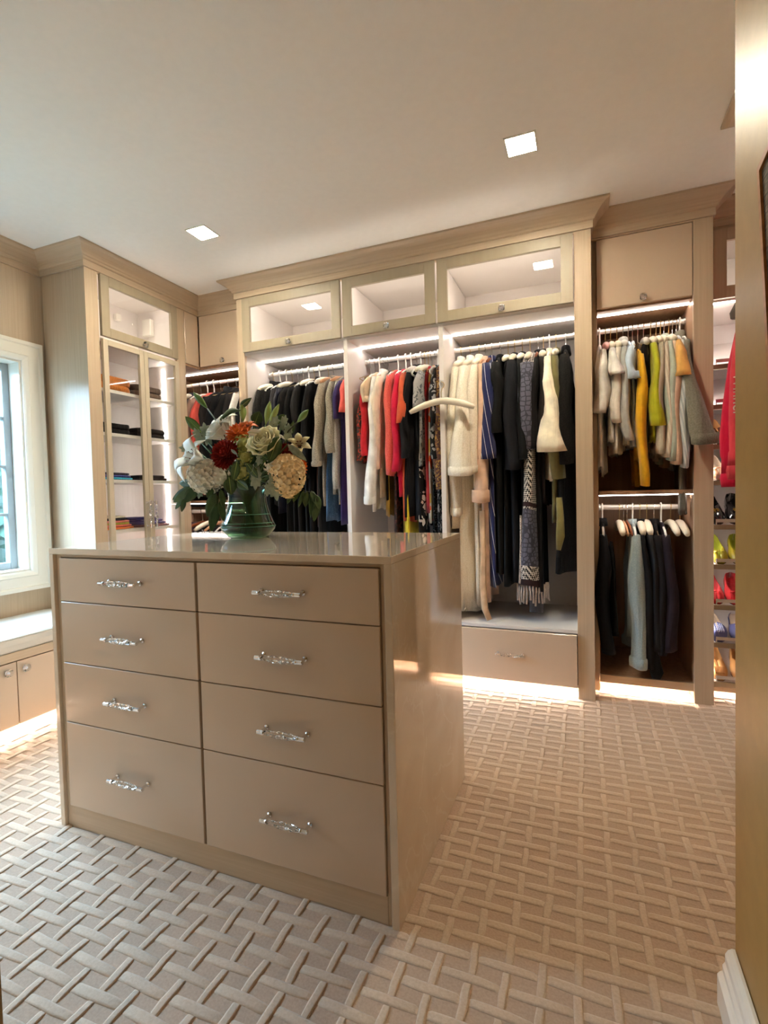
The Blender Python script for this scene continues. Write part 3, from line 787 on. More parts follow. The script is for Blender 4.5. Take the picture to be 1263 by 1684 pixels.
# ------------------------------------------------------------ garments
def sgn(v): return -1 if v < 0 else 1
def garment(name, label, cat, x, hem, mat, group, rodY=3.24, rodZ=2.078, hw=.20, th=.032, sl='l', slen=None, sw=.058, sx=.026, dx=0.0, dy=-.02, flare=0.0, drop=0.0, collar=None, neck=.05, sf=.6, seed=0, hemj=.010, uo=0.0, cuff=None, band=0):
    R_ = random.Random(seed * 7 + int(abs(x) * 1000))
    z0 = rodZ - .088 - drop; tot = max(.12, z0 - hem)
    root = thing(name, label, cat, (x, rodY, hem), group)
    mb = MB(); n = 26; rings = []
    s_list = [0, .012, .03, .052, .078, .105, .15, .22] + [.22 + (tot - .22) * k / 9 for k in range(1, 10)] if tot > .3 else [0, .012, .03, .052, .078, .105] + [.105 + (tot - .105) * k / 6 for k in range(1, 7)]
    hs = hw if sl != 'n' else hw * .74
    ph = [R_.uniform(0, 6.28) for _ in range(4)]; fq = [R_.uniform(4, 6), R_.uniform(8, 11)]
    bow = R_.uniform(-.014, .014)
    for s in s_list:
        t = s / tot
        h = neck + (hs - neck) * min(1, s / .085) ** .75
        if s > .085:
            h += (flare + (hw - hs)) * min(1, (s - .085) / .3) * (.5 + .5 * t) - .018 * math.sin(PI * min(1, (s - .085) / .6))
        thk = (.020 + (th - .020) * min(1, s / .12)) if s > .001 else .016
        amp = (.10 + .55 * t) * th
        ring = []
        for i in range(n):
            a = 2 * PI * i / n; ca, sa = math.cos(a), math.sin(a)
            u = h * sgn(ca) * abs(ca) ** .75; v = thk / 2 * sgn(sa) * abs(sa) ** .8
            un = u / max(hw, .01)
            fold = amp * (math.sin(fq[0] * un + ph[0]) * .6 + math.sin(fq[1] * un + ph[1] + 1.4 * t) * .4) * min(1, s / .15)
            zz = z0 - s + (hemj * math.sin(5 * un + ph[2]) * t if t > .7 else 0)
            if s < .001: zz += -.012 * (1 - abs(un) / max(neck / hw, .01)) * 0
            ring.append((x + v + fold + bow * t, rodY + uo + u, zz))
        rings.append(ring)
    last = rings[-1]; cx = sum(p[0] for p in last) / n; cy = sum(p[1] for p in last) / n
    rings.append([(cx + (p[0] - cx) * .7, cy + (p[1] - cy) * .96, p[2] + .02) for p in last])
    mb.loft(rings); mb.build('body', mat, root, smooth=True)
    if sl in ('l', 's', 'c'):
        if slen is None: slen = {'l': .56, 's': .22, 'c': .13}[sl] * R_.uniform(.86, 1.16); sw *= R_.uniform(.88, 1.1); dy += R_.uniform(-.02, .015)
        for side in (-1, 1):
            sm = MB(); m_ = 12; rr = []
            steps = 12 if sl == 'l' else 7
            kx = R_.uniform(-.018, .018)
            ddx = dx if side < 0 else dx * .3
            for k in range(steps + 1):
                t = k / steps
                if side < 0: yc = rodY + uo - hs + .035 - (.040 * min(1, t * 4)) + dy * t
                else: yc = rodY + uo + hs - .035 + (.030 * min(1, t * 4)) + .01 * t
                zc = z0 - .062 - slen * t - (.018 * min(1, t * 5))
                xc = x + ddx * t ** 1.3 + bow * t + kx * math.sin(PI * t) + .006 * math.sin(9 * t + ph[3]) * (1 if sl == 'l' else 0)
                ay = sw * (1.0 - .28 * t if sl == 'l' else 1 + .1 * t) * (.55 + .45 * min(1, t * 5 + .2)); ax = sx * (sf + (1 - sf) * (min(1, t * 4) if sf > .5 else t)) * (1 + .10 * math.sin(7 * t + ph[0]))
                if cuff and t > .93: ay *= cuff; ax *= cuff
                tl = (side * .0)
                rr.append([(xc + ax * math.sin(2 * PI * i / m_) * (1 + .26 * math.sin(3 * 2 * PI * i / m_ + 5 * t + ph[1]) * min(1, .3 + t)), yc + ay * math.cos(2 * PI * i / m_), zc + (.008 * math.cos(2 * PI * i / m_) * t)) for i in range(m_)])
            if band:
                bm_ = MB(); e_ = rr[-1]; g_ = lambda f_, dz: [(xm + (p[0] - xm) * f_, ym + (p[1] - ym) * f_, p[2] + dz) for p in e_]
                xm = sum(p[0] for p in e_) / m_; ym = sum(p[1] for p in e_) / m_
                bm_.loft([g_(.98, band), g_(1.10, band - .006), g_(1.13, band * .5), g_(1.10, -.002), g_(.96, -.006), g_(.9, .004)], True, False, False); bm_.build('cuff', mat, root, smooth=True)
            lc = rr[-1]; cx = sum(p[0] for p in lc) / m_; cy = sum(p[1] for p in lc) / m_
            rr.append([(cx + (p[0] - cx) * .82, cy + (p[1] - cy) * .9, p[2]) for p in lc]); rr.append([(cx + (p[0] - cx) * .7, cy + (p[1] - cy) * .85, p[2] + .04) for p in lc])
            sm.loft(rr); sm.build('sleeve', mat, root, smooth=True)
    if collar:
        cm = MB(); nn = 16; hh = .03 if collar is True else collar
        el = lambda r, z, f: [(x + .8 * r * .62 * math.sin(2 * PI * i / nn), rodY + uo + r * math.cos(2 * PI * i / nn), z + f * math.cos(2 * PI * i / nn)) for i in range(nn)]
        cm.loft([el(neck * 1.25, z0 - .022, 0), el(neck * 1.15, z0 - .004, 0), el(neck * 1.0, z0 + hh * .6, -.002), el(neck * .9, z0 + hh * .6, -.002), el(neck * .8, z0 - .01, 0)], True, True, True)
        cm.build('collar', mat, root, smooth=True)
    return root

ORD = ['first', 'second', 'third', 'fourth', 'fifth', 'sixth', 'seventh', 'eighth', 'ninth', 'tenth', 'eleventh', 'twelfth', 'thirteenth', 'fourteenth', 'fifteenth', 'sixteenth', 'seventeenth', 'eighteenth', 'nineteenth', 'twentieth', 'twenty-first', 'twenty-second', 'twenty-third', 'twenty-fourth']
BK = (12, 11, 12); NV = (22, 24, 38)
def rail(rows, where, group, rodY, rodZ, between=()):
    rows = sorted(rows, key=lambda r: r[0])
    for i, r in enumerate(rows):
        x, hem, nm, desc, mat, hk = r[:6]; kw = r[6] if len(r) > 6 else {}
        rz = kw.pop('rz', 0.0) if kw else 0.0
        k = i + sum(1 for b in between if b < x)      # pieces built apart still count along the rod
        lab = '%s, %s from the left %s' % (desc, ORD[k], where)
        garment(nm, lab, nm.split('_')[-1], x, hem, mat, group, rodY=rodY, rodZ=rodZ, seed=i + 1, **kw)
        if hk: put_hanger(hk, x, rodY, rodZ + .0005, 'of the %s garment %s' % (ORD[k], where))

F = fabric
D = dict
rail([
 (-2.150, .62, 'wool_coat', 'black coat with gray fur edge', F(BK, 'wool', (44, 42, 40)), 'satin', D(th=.05, collar=.05, sw=.065)),
 (-2.095, .60, 'wool_coat', 'plain black coat', F(BK), 'whiteplastic', D(th=.045, collar=True)),
 (-2.040, 1.10, 'blazer', 'charcoal blazer with pale hanger', F((48, 46, 48)), 'whiteplastic', D(th=.035, collar=True)),
 (-1.990, 1.05, 'satin_blouse', 'glossy navy black blouse', F((18, 20, 34), 'satin'), 'satin', D(th=.03)),
 (-1.940, .72, 'dress', 'long black dress', F(BK), 'wire', D(sl='s', hw=.19)),
 (-1.895, .66, 'dress', 'black column dress', F((14, 14, 16)), 'wire', D(hw=.19)),
 (-1.850, .80, 'tunic', 'black tunic', F((24, 23, 24)), 'whiteplastic', D(th=.03)),
 (-1.805, .70, 'evening_dress', 'black evening dress', F(BK, 'satin'), 'satin', D(sl='n', th=.04)),
 (-1.762, .75, 'jacket', 'black jacket over a curved white hanger', F((16, 15, 17)), 'whiteplastic', D(th=.04, collar=True)),
 (-1.722, .94, 'dress', 'reddish brown dress', F((70, 44, 36)), None, D(sl='n', hw=.17, th=.03)),
 (-1.690, .70, 'beaded_dress', 'black beaded dress', F(BK, 'floral', (60, 60, 64), 120, .6, .2), 'satin', D(sl='n', th=.04)),
 (-1.650, 1.10, 'tweed_jacket', 'taupe tweed jacket with long sleeves', F((120, 108, 94), 'tweed', (172, 160, 142)), 'peach', D(th=.045, slen=.54, sw=.05, sx=.032, dy=-.045, collar=True, band=.03)),
 (-1.612, .985, 'denim_dress', 'blue denim dress', F((48, 76, 108), 'wool', (66, 96, 128)), None, D(th=.045, hw=.20, sl='n', uo=-.01)),
 (-1.570, 1.16, 'tweed_coat', 'gray tweed coat', F((112, 104, 92), 'tweed', (164, 156, 140)), 'peach', D(th=.045, slen=.46, sx=.034, dy=-.03)),
 (-1.540, 1.10, 'silver_cardigan', 'silver gray cardigan', F((150, 146, 138), 'wool', (176, 172, 162)), 'wire', D(slen=.70, sw=.04, sx=.02)),
 (-1.508, .965, 'dress', 'deep violet dress', F((50, 40, 92)), 'wire', D(th=.042, sl='s')),
 (-1.468, 1.00, 'blouse', 'coral blouse', F((214, 92, 84)), 'wire', D(th=.03, sl='s')),
], 'in the left bay', 'clothes in the left wardrobe bay', 3.24, 2.078)

rail([
 (-1.362, 1.38, 'paisley_blouse', 'dark paisley blouse with orange spots', F((52, 46, 42), 'multi', (168, 62, 44), 90), 'wire', D(drop=.12, slen=.40, sw=.045)),
 (-1.330, 1.36, 'blouse', 'red blouse', F((186, 30, 42)), 'wire', D(drop=.04, slen=.45)),
 (-1.296, 1.30, 'beige_blouse', 'beige cap-sleeved blouse', F((214, 190, 160)), 'whiteplastic', D(sl='c', sw=.07)),
 (-1.264, 1.06, 'linen_shirt', 'long white linen shirt', F((232, 230, 226)), 'wire', D(th=.036, slen=.80, sw=.06, sx=.032, dy=-.05, flare=.03, collar=True, band=.05)),
 (-1.232, 1.14, 'cream_shirt', 'cream shirt', F((226, 216, 198)), 'wire', D(slen=.58, sx=.028, sw=.06, dy=-.02)),
 (-1.200, 1.12, 'tank_top', 'black tank top', F(BK), None, D(sl='n', th=.028)),
 (-1.180, 1.02, 'mustard_dress', 'mustard yellow dress', F((164, 128, 46)), None, D(sl='n', th=.036, hw=.19)),
 (-1.160, 1.27, 'knit_sweater', 'coral knit sweater', F((214, 84, 78), 'wool', (226, 104, 94)), 'whiteplastic', D(th=.036, slen=.62, sx=.03, sw=.055)),
 (-1.130, .88, 'patterned_skirt', 'dark brown patterned long skirt', F((40, 30, 28), 'multi', (84, 50, 44), 50), None, D(sl='n', th=.03)),
 (-1.106, 1.15, 'crimson_sweater', 'crimson sweater', F((196, 22, 60)), 'whiteplastic', D(th=.045, slen=.60, sx=.034, sw=.058, dy=-.02)),
 (-1.082, .84, 'yellow_dress', 'bright yellow dress', F((204, 180, 40)), None, D(sl='n', th=.04)),
 (-1.068, .98, 'orange_blouse', 'rust orange blouse', F((206, 92, 60)), 'whiteplastic', D(th=.034, sl='s', slen=.3)),
 (-1.030, 1.02, 'black_dress', 'black dress on a black padded hanger', F((24, 24, 28)), 'graypad', D(th=.045, collar=True)),
 (-1.000, 1.00, 'black_dress', 'second black dress, with lapels', F((26, 27, 32)), 'whiteplastic', D(th=.04, sl='n', collar=True)),
 (-.972, .84, 'floral_dress', 'black dress with white blossoms', F((20, 18, 20), 'floral', (216, 204, 196), 17, .9, .42), 'satin', D(sl='n', th=.036)),
 (-.948, 1.34, 'silver_blouse', 'silver blouse in clear wrap', F((170, 168, 166), 'floral', (88, 92, 96), 30, .5, .4), 'satin', D(sl='s', th=.04, sw=.07, sx=.03)),
 (-.930, 1.03, 'red_dress', 'dark red dress', F((158, 26, 30)), 'wire', D(sl='n', th=.032)),
 (-.902, .98, 'print_dress', 'white black and orange print dress', F((222, 214, 200), 'multi', (236, 88, 34), 16), 'wire', D(sl='n', th=.032)),
 (-.882, .86, 'speckled_dress', 'black dress with white specks', F((22, 22, 22), 'leopard', (206, 202, 196), 48, .9, .22), 'whiteplastic', D(sl='n', th=.03)),
 (-.866, .84, 'teal_skirt', 'teal long skirt', F((78, 118, 116)), None, D(sl='n', th=.024, hw=.18)),
 (-.846, .82, 'leopard_dress', 'black and gray leopard dress', F((26, 26, 28), 'leopard', (150, 146, 144), 24, .9, .4), 'wire', D(th=.03)),
 (-.828, 1.19, 'brocade_tunic', 'brown and gold brocade tunic', F((86, 58, 52), 'multi', (150, 112, 60), 110), 'woodh', D(th=.042, slen=.72, sw=.058, sx=.04, dy=-.02)),
], 'in the middle bay', 'clothes in the middle wardrobe bay', 3.24, 2.078)

CR = F((234, 224, 204), 'wool', (246, 238, 222))
rail([
 (-.728, .95, 'terry_robe', 'cream terry robe at the divider', CR, 'satin', D(th=.06, slen=.88, sw=.068, sx=.034, dx=.0, dy=-.01, collar=.06, band=.045)),
 (-.668, .42, 'terry_robe', 'cream terry robe with the widest sleeve', F((238, 228, 208), 'wool', (250, 242, 226)), 'satin', D(th=.07, slen=.64, sw=.072, sx=.072, sf=.4, dx=-.005, dy=-.07, collar=.06, band=.05)),
 (-.612, .47, 'terry_robe', 'cream terry robe with dropped collar', F((230, 218, 198), 'wool', (244, 234, 216)), 'satin', D(th=.055, slen=.62, sx=.036, sw=.06, collar=.06, band=.04)),
 (-.572, .50, 'pink_robe', 'pale pink robe with ribbed cuffs', F((220, 184, 156)), 'peach', D(th=.045, slen=.80, sw=.06, sx=.044, sf=.4, dy=-.03, collar=True, band=.07)),
 (-.532, .58, 'pinstripe_dress', 'navy dress with white pinstripes', F((34, 40, 84), 'stripe', (230, 230, 236), 30, .9, .07), 'woodh', D(th=.05, slen=.55, sw=.07, sx=.045, dy=-.03, dx=.0, collar=True)),
 (-.480, .66, 'black_coat', 'black coat with straight sleeve', F((17, 17, 18)), 'wire', D(th=.05, slen=.40, sw=.075, sx=.035, collar=True)),
 (-.432, .60, 'sequin_dress', 'black dress with sequins down the front', F(BK, 'leopard', (110, 116, 112), 130, .5, .13), 'satin', D(th=.05, sl='n')),
 (-.392, .62, 'black_jacket', 'blue-black long jacket', F((24, 25, 31)), 'satin', D(th=.05, slen=.62, sw=.065, sx=.04, collar=True)),
 (-.346, .60, 'black_jacket', 'black jacket behind the gray shawl', F((18, 18, 20)), 'satin', D(th=.04, slen=.56, collar=True)),
 (-.252, .58, 'black_dress', 'black crepe dress', F((17, 16, 17)), 'woodh', D(th=.045, sl='l', slen=.5, collar=True)),
 (-.222, 1.08, 'dark_blazer', 'brown-black blazer', F((34, 28, 25)), 'satin', D(th=.032, collar=True, slen=.5)),
 (-.188, 1.22, 'white_jacket', 'ivory jacket with wide sleeve in front', F((240, 230, 206)), 'whiteplastic', D(th=.036, slen=.53, sw=.050, sx=.070, sf=.3, dx=.035, dy=-.075, collar=True, hw=.205)),
 (-.150, .98, 'olive_coat', 'olive trench coat with hanging belt', F((112, 104, 66)), 'satin', D(th=.04, slen=.68, sw=.06, sx=.04, dy=.0, collar=True)),
 (-.095, .68, 'velvet_coat', 'black velvet coat at the right end', F((13, 12, 12), 'wool', (24, 22, 22)), 'wire', D(th=.066, slen=.6, sx=.045, collar=.04)),
], 'in the right bay', 'clothes in the right wardrobe bay', 3.24, 2.078, (-.300,))

# gray damask shawl with fringe, hanging among the black coats of the right bay
def shawl():
    x, rodY, rodZ = -.300, 3.24, 2.078
    t = thing('fringed_shawl', 'gray damask shawl with checked bands and a beaded fringe in the right bay', 'shawl', (x, rodY, .48), None)
    dam = F((92, 92, 108), 'lattice', (58, 58, 70), 36, .8, .10); chk = F((214, 206, 198), 'check', (26, 24, 26), 95); brd = F((48, 32, 34)); cord = F((196, 180, 168), 'floral', (58, 42, 46), 60, .8, .38)
    bands = [(1.99, 1.86, chk), (1.86, 1.50, dam), (1.50, 1.41, dam), (1.41, 1.09, chk), (1.09, 1.065, brd), (1.065, 1.05, chk), (1.05, .72, dam), (.72, .64, chk), (.64, .605, brd)]
    def prof(z):
        s = 1.99 - z
        h = .05 + .15 * min(1, s / .1) ** .75; w = .060 + .012 * math.sin(PI * min(1, s / .55)) if z > 1.42 else .050 + .046 * max(0, (1.15 - z) / .55)
        return h, w
    for z1, z0, m in bands:
        mb = MB(); R_ = []
        for k in range(6):
            z = z1 + (z0 - z1) * k / 5; h, w_ = prof(z); s = 1.99 - z
            R_.append([(x + .01 * math.sin(3 * s) + w_ * .8 * sgn(math.sin(a)) * abs(math.sin(a)) ** .7 + .008 * math.sin(5 * math.cos(a) + 3 * s), rodY - .012 - (.025 if z < 1.45 else 0) + h * math.cos(a), z + .010 * math.sin(2 * a + 1) * min(1, s * 3)) for a in [2 * PI * i / 28 for i in range(28)]])
        mb.loft(R_, True, z1 > 1.98, z0 < .61); mb.build('damask_band' if m is dam else 'checked_band' if m is chk else 'dark_band', m, t, smooth=True)
    for sd in (-1, 1):
        sm = MB(); rr = []
        for k in range(9):
            u = k / 8; ww = .075 * (1 + .22 * math.sin(PI * u)) * (1 if u < .85 else .75)
            rr.append([(x - .004 + .044 * math.sin(2 * PI * i / 12) * (1 + .25 * math.sin(PI * u)), rodY + sd * (.175 + .03 * min(1, u * 4)) + ww * .8 * math.cos(2 * PI * i / 12), 1.90 - .50 * u) for i in range(12)])
        sm.loft(rr); sm.build('draped_end', dam, t, smooth=True)
    bd = MB(); bd.tube([(x - .05, rodY - .19, 1.02), (x - .048, rodY - .2, .86), (x - .052, rodY - .2, .72), (x - .055, rodY - .2, .62)], [.012, .016, .02, .024], 8, True, .5, (0, 1, 0)); bd.build('scroll_border', cord, t, smooth=True)
    h, w_ = prof(.6)
    for i in range(17):
        a = PI * 1.02 + (PI * .96) * i / 16
        px_, py_ = x + w_ * .95 * math.cos(a), rodY - .04 + (h) * math.sin(a) * .92
        mb = MB(); zt = .606 + .01 * math.sin(i); l = .10 + .012 * math.sin(i * 2.1)
        mb.tube([(px_, py_, zt), (px_, py_ - .002, zt - .025), (px_ + .003 * math.sin(i), py_ - .003, zt - .04), (px_ + .004 * math.sin(i * 1.7), py_ - .004, zt - l)], [.004, .0065, .0045, .0055], 6)
        mb.build('tassel', F((178, 158, 146), 'tweed', (206, 190, 178)), t, smooth=True)
    put_hanger('satin', x, rodY, rodZ, 'of the fringed gray shawl')
shawl()

# loose belts hanging from robe and coat
def strap(name, label, cat, pts, w, mat, par=None):
    mb = MB(); mb.tube(pts, w, 6, True, .18, (1, 0, 0)); o = mb.build(name, mat, None, origin=pts[-1], smooth=True); tag(o, label, cat)
strap('robe_belt', 'tan robe belt trailing onto the floor of the right bay', 'belt', [(-.575, 3.04, 1.05), (-.570, 3.03, .80), (-.575, 3.03, .60), (-.565, 3.02, .46), (-.535, 3.01, .395)], [.018, .018, .02, .02, .016], F((206, 170, 134)))
strap('coat_belt', 'olive coat belt hanging in a loop near the velvet coat', 'belt', [(-.135, 3.03, 1.12), (-.128, 3.02, 1.0), (-.13, 3.02, .9), (-.14, 3.03, .82)], [.016, .02, .024, .012], F((124, 114, 66)))
strap('gray_scarf', 'dark gray scarf end below the shawl fringe', 'scarf', [(-.27, 3.1, .9), (-.27, 3.09, .6), (-.272, 3.09, .44)], [.04, .042, .04], F((62, 58, 62)))

# empty padded hanger on the hook of the divider
hb = put_hanger('satin', -.778, 2.905, 1.795, 'hung empty on the divider hook', PI / 2)
hk = thing('divider_hook', 'small dark hook on the divider front holding an empty hanger', 'hook', (-.786, 2.952, 1.80))
hm = MB(); hm.loft([[(-.786 + s_ * .016 * math.cos(a * PI / 4), 2.9535 - d, 1.812 + s_ * .026 * math.sin(a * PI / 4)) for a in range(8)] for s_, d in ((1, 0), (1, .003), (.6, .006))]); hm.build('plate', M['steel'], hk)
hm = MB(); hm.tube([(-.786, 2.952, 1.815), (-.784, 2.93, 1.811), (-.780, 2.905, 1.8105), (-.778, 2.892, 1.8135), (-.778, 2.888, 1.822)], [.005, .0045, .004, .004, .003], 8); hm.build('peg', M['steel'], hk)

# double wardrobe, upper rod
UB = 3.30, 2.095
rail([
 (.092, 1.26, 'white_blouse', 'white blouse with tied sleeve', F((232, 228, 220)), 'whiteplastic', D(th=.04, slen=.34, sw=.05, sx=.038, dx=.0, flare=.02, hemj=.03)),
 (.124, 1.66, 'mauve_camisole', 'mauve camisole', F((150, 98, 98)), 'pinksatin', D(sl='n', th=.022, hw=.12)),
 (.152, 1.42, 'white_shirt', 'white short sleeved shirt', F((236, 234, 228)), 'satin', D(th=.036, sl='s', slen=.14, sw=.066, sx=.040, sf=.4, dx=.012)),
 (.186, 1.36, 'cream_shirt', 'cream white shirt', F((224, 216, 204)), 'satin', D(th=.036, slen=.4, sx=.026)),
 (.218, 1.40, 'gray_sweater', 'pale gray knit with ring collar', F((176, 176, 172)), 'graypad', D(th=.03, slen=.5, collar=.05)),
 (.246, 1.43, 'blue_shirt', 'light blue short sleeved shirt', F((188, 206, 222)), 'wire', D(th=.034, sl='s', slen=.17, sw=.052, sx=.036, sf=.45, dx=.004)),
 (.268, 1.40, 'striped_shirt', 'pale blue striped shirt', F((184, 196, 202), 'stripe', (220, 226, 228), 60, .9, .5), 'wire', D(th=.03, sl='n')),
 (.296, 1.33, 'yellow_cardigan', 'golden yellow cardigan with very long sleeve', F((234, 178, 36)), 'wire', D(th=.034, drop=.05, slen=.70, sw=.058, sx=.026, dx=.012, cuff=.85)),
 (.326, 1.72, 'black_camisole', 'short black top on gray padded hanger', F((24, 22, 23)), 'graypad', D(sl='n', th=.045, hw=.18)),
 (.336, 1.36, 'brown_tunic', 'dark olive brown tunic', F((72, 62, 34)), None, D(sl='n', th=.03, hw=.18)),
 (.362, 1.42, 'lime_shirt', 'lime green shirt', F((172, 174, 34)), 'satin', D(th=.034, slen=.43, sw=.062, sx=.034, sf=.5, dx=.008)),
 (.390, 1.36, 'beige_cardigan', 'beige gray cardigan', F((186, 178, 158)), 'satin', D(th=.03, slen=.58, sx=.022)),
 (.412, 1.34, 'oatmeal_shirt', 'oatmeal shirt', F((200, 186, 166), 'stripe', (214, 202, 184), 70, .9, .5), 'satin', D(th=.028, slen=.6, sx=.018)),
 (.430, 1.39, 'sage_shirt', 'sage gray shirt', F((176, 186, 172)), 'wire', D(th=.03, slen=.62, sw=.06, sx=.030, dx=.006, collar=True)),
 (.454, 1.33, 'peach_blouse', 'peach beige blouse', F((214, 184, 158)), 'satin', D(th=.03, slen=.64, sx=.026)),
 (.472, 1.41, 'tan_shirt', 'golden tan short sleeved shirt', F((218, 168, 92)), 'wire', D(th=.032, sl='s', slen=.18, sw=.062, sx=.052, sf=.35, dx=.022)),
 (.492, 1.36, 'gray_shirt', 'blue gray striped shirt', F((170, 178, 182), 'stripe', (204, 208, 208), 70, .9, .5), 'wire', D(th=.022, slen=.66, sx=.020)),
 (.508, 1.34, 'denim_jacket', 'gray olive denim jacket with rolled cuff', F((112, 112, 98), 'wool', (128, 126, 112)), 'whiteplastic', D(th=.038, slen=.54, sw=.055, sx=.054, sf=.35, dx=.060, dy=-.085, collar=.045, band=.05)),
], 'on the narrow upper rod', 'clothes on the upper rod', *UB)
# long gray trousers below the denim jacket
garment('gray_trousers', 'long gray trousers hanging down past the middle shelf at right', 'trousers', .502, 1.02, F((104, 100, 92)), None, rodY=3.145, rodZ=1.75, hw=.050, th=.026, sl='n', neck=.045, seed=91)

LB = 3.30, 1.052
rail([
 (.098, .27, 'black_coat', 'long black coat at the left panel', F((17, 17, 20)), 'whiteplastic', D(th=.040, slen=.64, sx=.034, dx=.022, flare=.02, collar=.04)),
 (.146, .32, 'black_dress', 'black wool dress half hidden', F((22, 20, 21)), None, D(th=.036, sl='n', drop=.12)),
 (.262, .28, 'denim_shirt', 'faded light denim shirt with buttoned cuff', F((150, 168, 172), 'wool', (164, 180, 182)), 'whiteplastic', D(th=.038, slen=.70, sw=.062, sx=.044, dx=.016, dy=-.03, collar=.03, band=.055)),
 (.300, .26, 'black_shirt', 'black shirt beside the denim shirt', F((20, 19, 20)), 'satin', D(th=.03, slen=.7, sx=.028, dx=.012, collar=True)),
 (.336, .32, 'sequin_blouse', 'black blouse with sequin shoulder', F(BK, 'leopard', (90, 88, 90), 120, .5, .12), 'satin', D(th=.036, slen=.6, sx=.03, dx=.008)),
 (.374, .30, 'black_cardigan', 'black ribbed cardigan', F((25, 22, 24)), 'wire', D(th=.036, slen=.62, sx=.03, dx=.01, collar=.03)),
 (.410, .29, 'plum_cardigan', 'plum black cardigan, nearest the right panel', F((34, 26, 34)), 'whiteplastic', D(th=.036, slen=.60, sx=.034, dx=.01)),
], 'on the narrow lower rod', 'clothes on the lower rod', *LB)
put_hanger('satin', .190, LB[0] - .02, LB[1], 'hung empty between black dress and denim shirt', .03)
put_hanger('peach', .214, LB[0], LB[1], 'hung empty left of the reddish one', .05)
put_hanger('woodh', .232, LB[0], LB[1], 'hung empty beside the denim shirt', .06)
put_hanger('satin', .458, LB[0], LB[1], 'hung empty just right of the plum cardigan', .04)
put_hanger('satin', .502, LB[0] - .02, LB[1], 'hung empty at the right panel of the double wardrobe', .03)
strap('fabric_belt', 'black sash with a knotted end hanging below the black clothes', 'belt', [(.356, 3.06, .55), (.352, 3.06, .36), (.350, 3.055, .26), (.352, 3.05, .20), (.354, 3.05, .16), (.352, 3.05, .125)], [.03, .022, .018, .026, .034, .02], F((15, 15, 16)))

# corner wardrobe
CB_ = 3.31, 2.095
rail([
 (-2.975, 1.10, 'charcoal_coat', 'charcoal coat', F((44, 42, 44)), 'satin', D(th=.06, collar=True)),
 (-2.900, 1.18, 'gray_jacket', 'dark gray jacket', F((66, 62, 62)), 'wire', D(th=.045)),
 (-2.830, 1.25, 'taupe_blouse', 'taupe blouse', F((150, 124, 110)), 'whiteplastic', D(th=.045, slen=.5)),
 (-2.765, 1.20, 'coral_cardigan', 'coral cardigan', F((222, 92, 82)), 'whiteplastic', D(th=.045, slen=.5)),
 (-2.700, 1.18, 'black_jacket', 'brown-black jacket with wide back', F((30, 26, 27)), 'wire', D(th=.06, slen=.5)),
 (-2.625, 1.17, 'black_coat', 'black hooded coat', F((18, 18, 21)), 'wire', D(th=.066, collar=.06)),
 (-2.545, 1.19, 'black_blazer', 'black blazer', F((24, 22, 23)), 'wire', D(th=.05, collar=True)),
 (-2.480, 1.19, 'black_cardigan', 'black cardigan', F((34, 31, 32)), 'wire', D(th=.04)),
 (-2.425, 1.22, 'white_cardigan', 'white cardigan', F((222, 216, 208)), 'wire', D(th=.04)),
 (-2.360, 1.22, 'black_sweater', 'black sweater', F((22, 21, 22)), 'wire', D(th=.05)),
], 'on the corner upper rod', 'clothes in the corner wardrobe', *CB_)
LC = 3.31, 1.06
rail([
 (-3.03, .36, 'plum_jacket', 'plum gray jacket', F((96, 78, 88)), 'wire', D(th=.04, slen=.5)),
 (-2.93, .42, 'black_vest', 'black vest with light trim', F((26, 24, 24)), 'woodh', D(th=.05, sl='n', drop=.03)),
 (-2.84, .40, 'black_blouse', 'black blouse with pale spots', F((26, 24, 24), 'leopard', (190, 176, 168), 30, .8, .25), 'satin', D(th=.05, sl='s', drop=.02)),
 (-2.74, .40, 'black_blouse', 'black plain blouse', F((22, 20, 20)), 'peach', D(th=.05, sl='s', drop=.03)),
 (-2.64, .42, 'print_blouse', 'black and white print blouse', F((200, 190, 184), 'leopard', (34, 28, 30), 26, .8, .35), 'whiteplastic', D(th=.05, sl='s', drop=.03)),
 (-2.54, .38, 'wine_dress', 'wine red dress', F((120, 26, 36)), 'wire', D(th=.06, sl='s')),
 (-2.44, .40, 'black_skirt', 'plain black skirt', F((20, 19, 20)), 'wire', D(th=.05, sl='n')),
], 'on the corner lower rod', 'clothes on the lower corner rod', *LC)

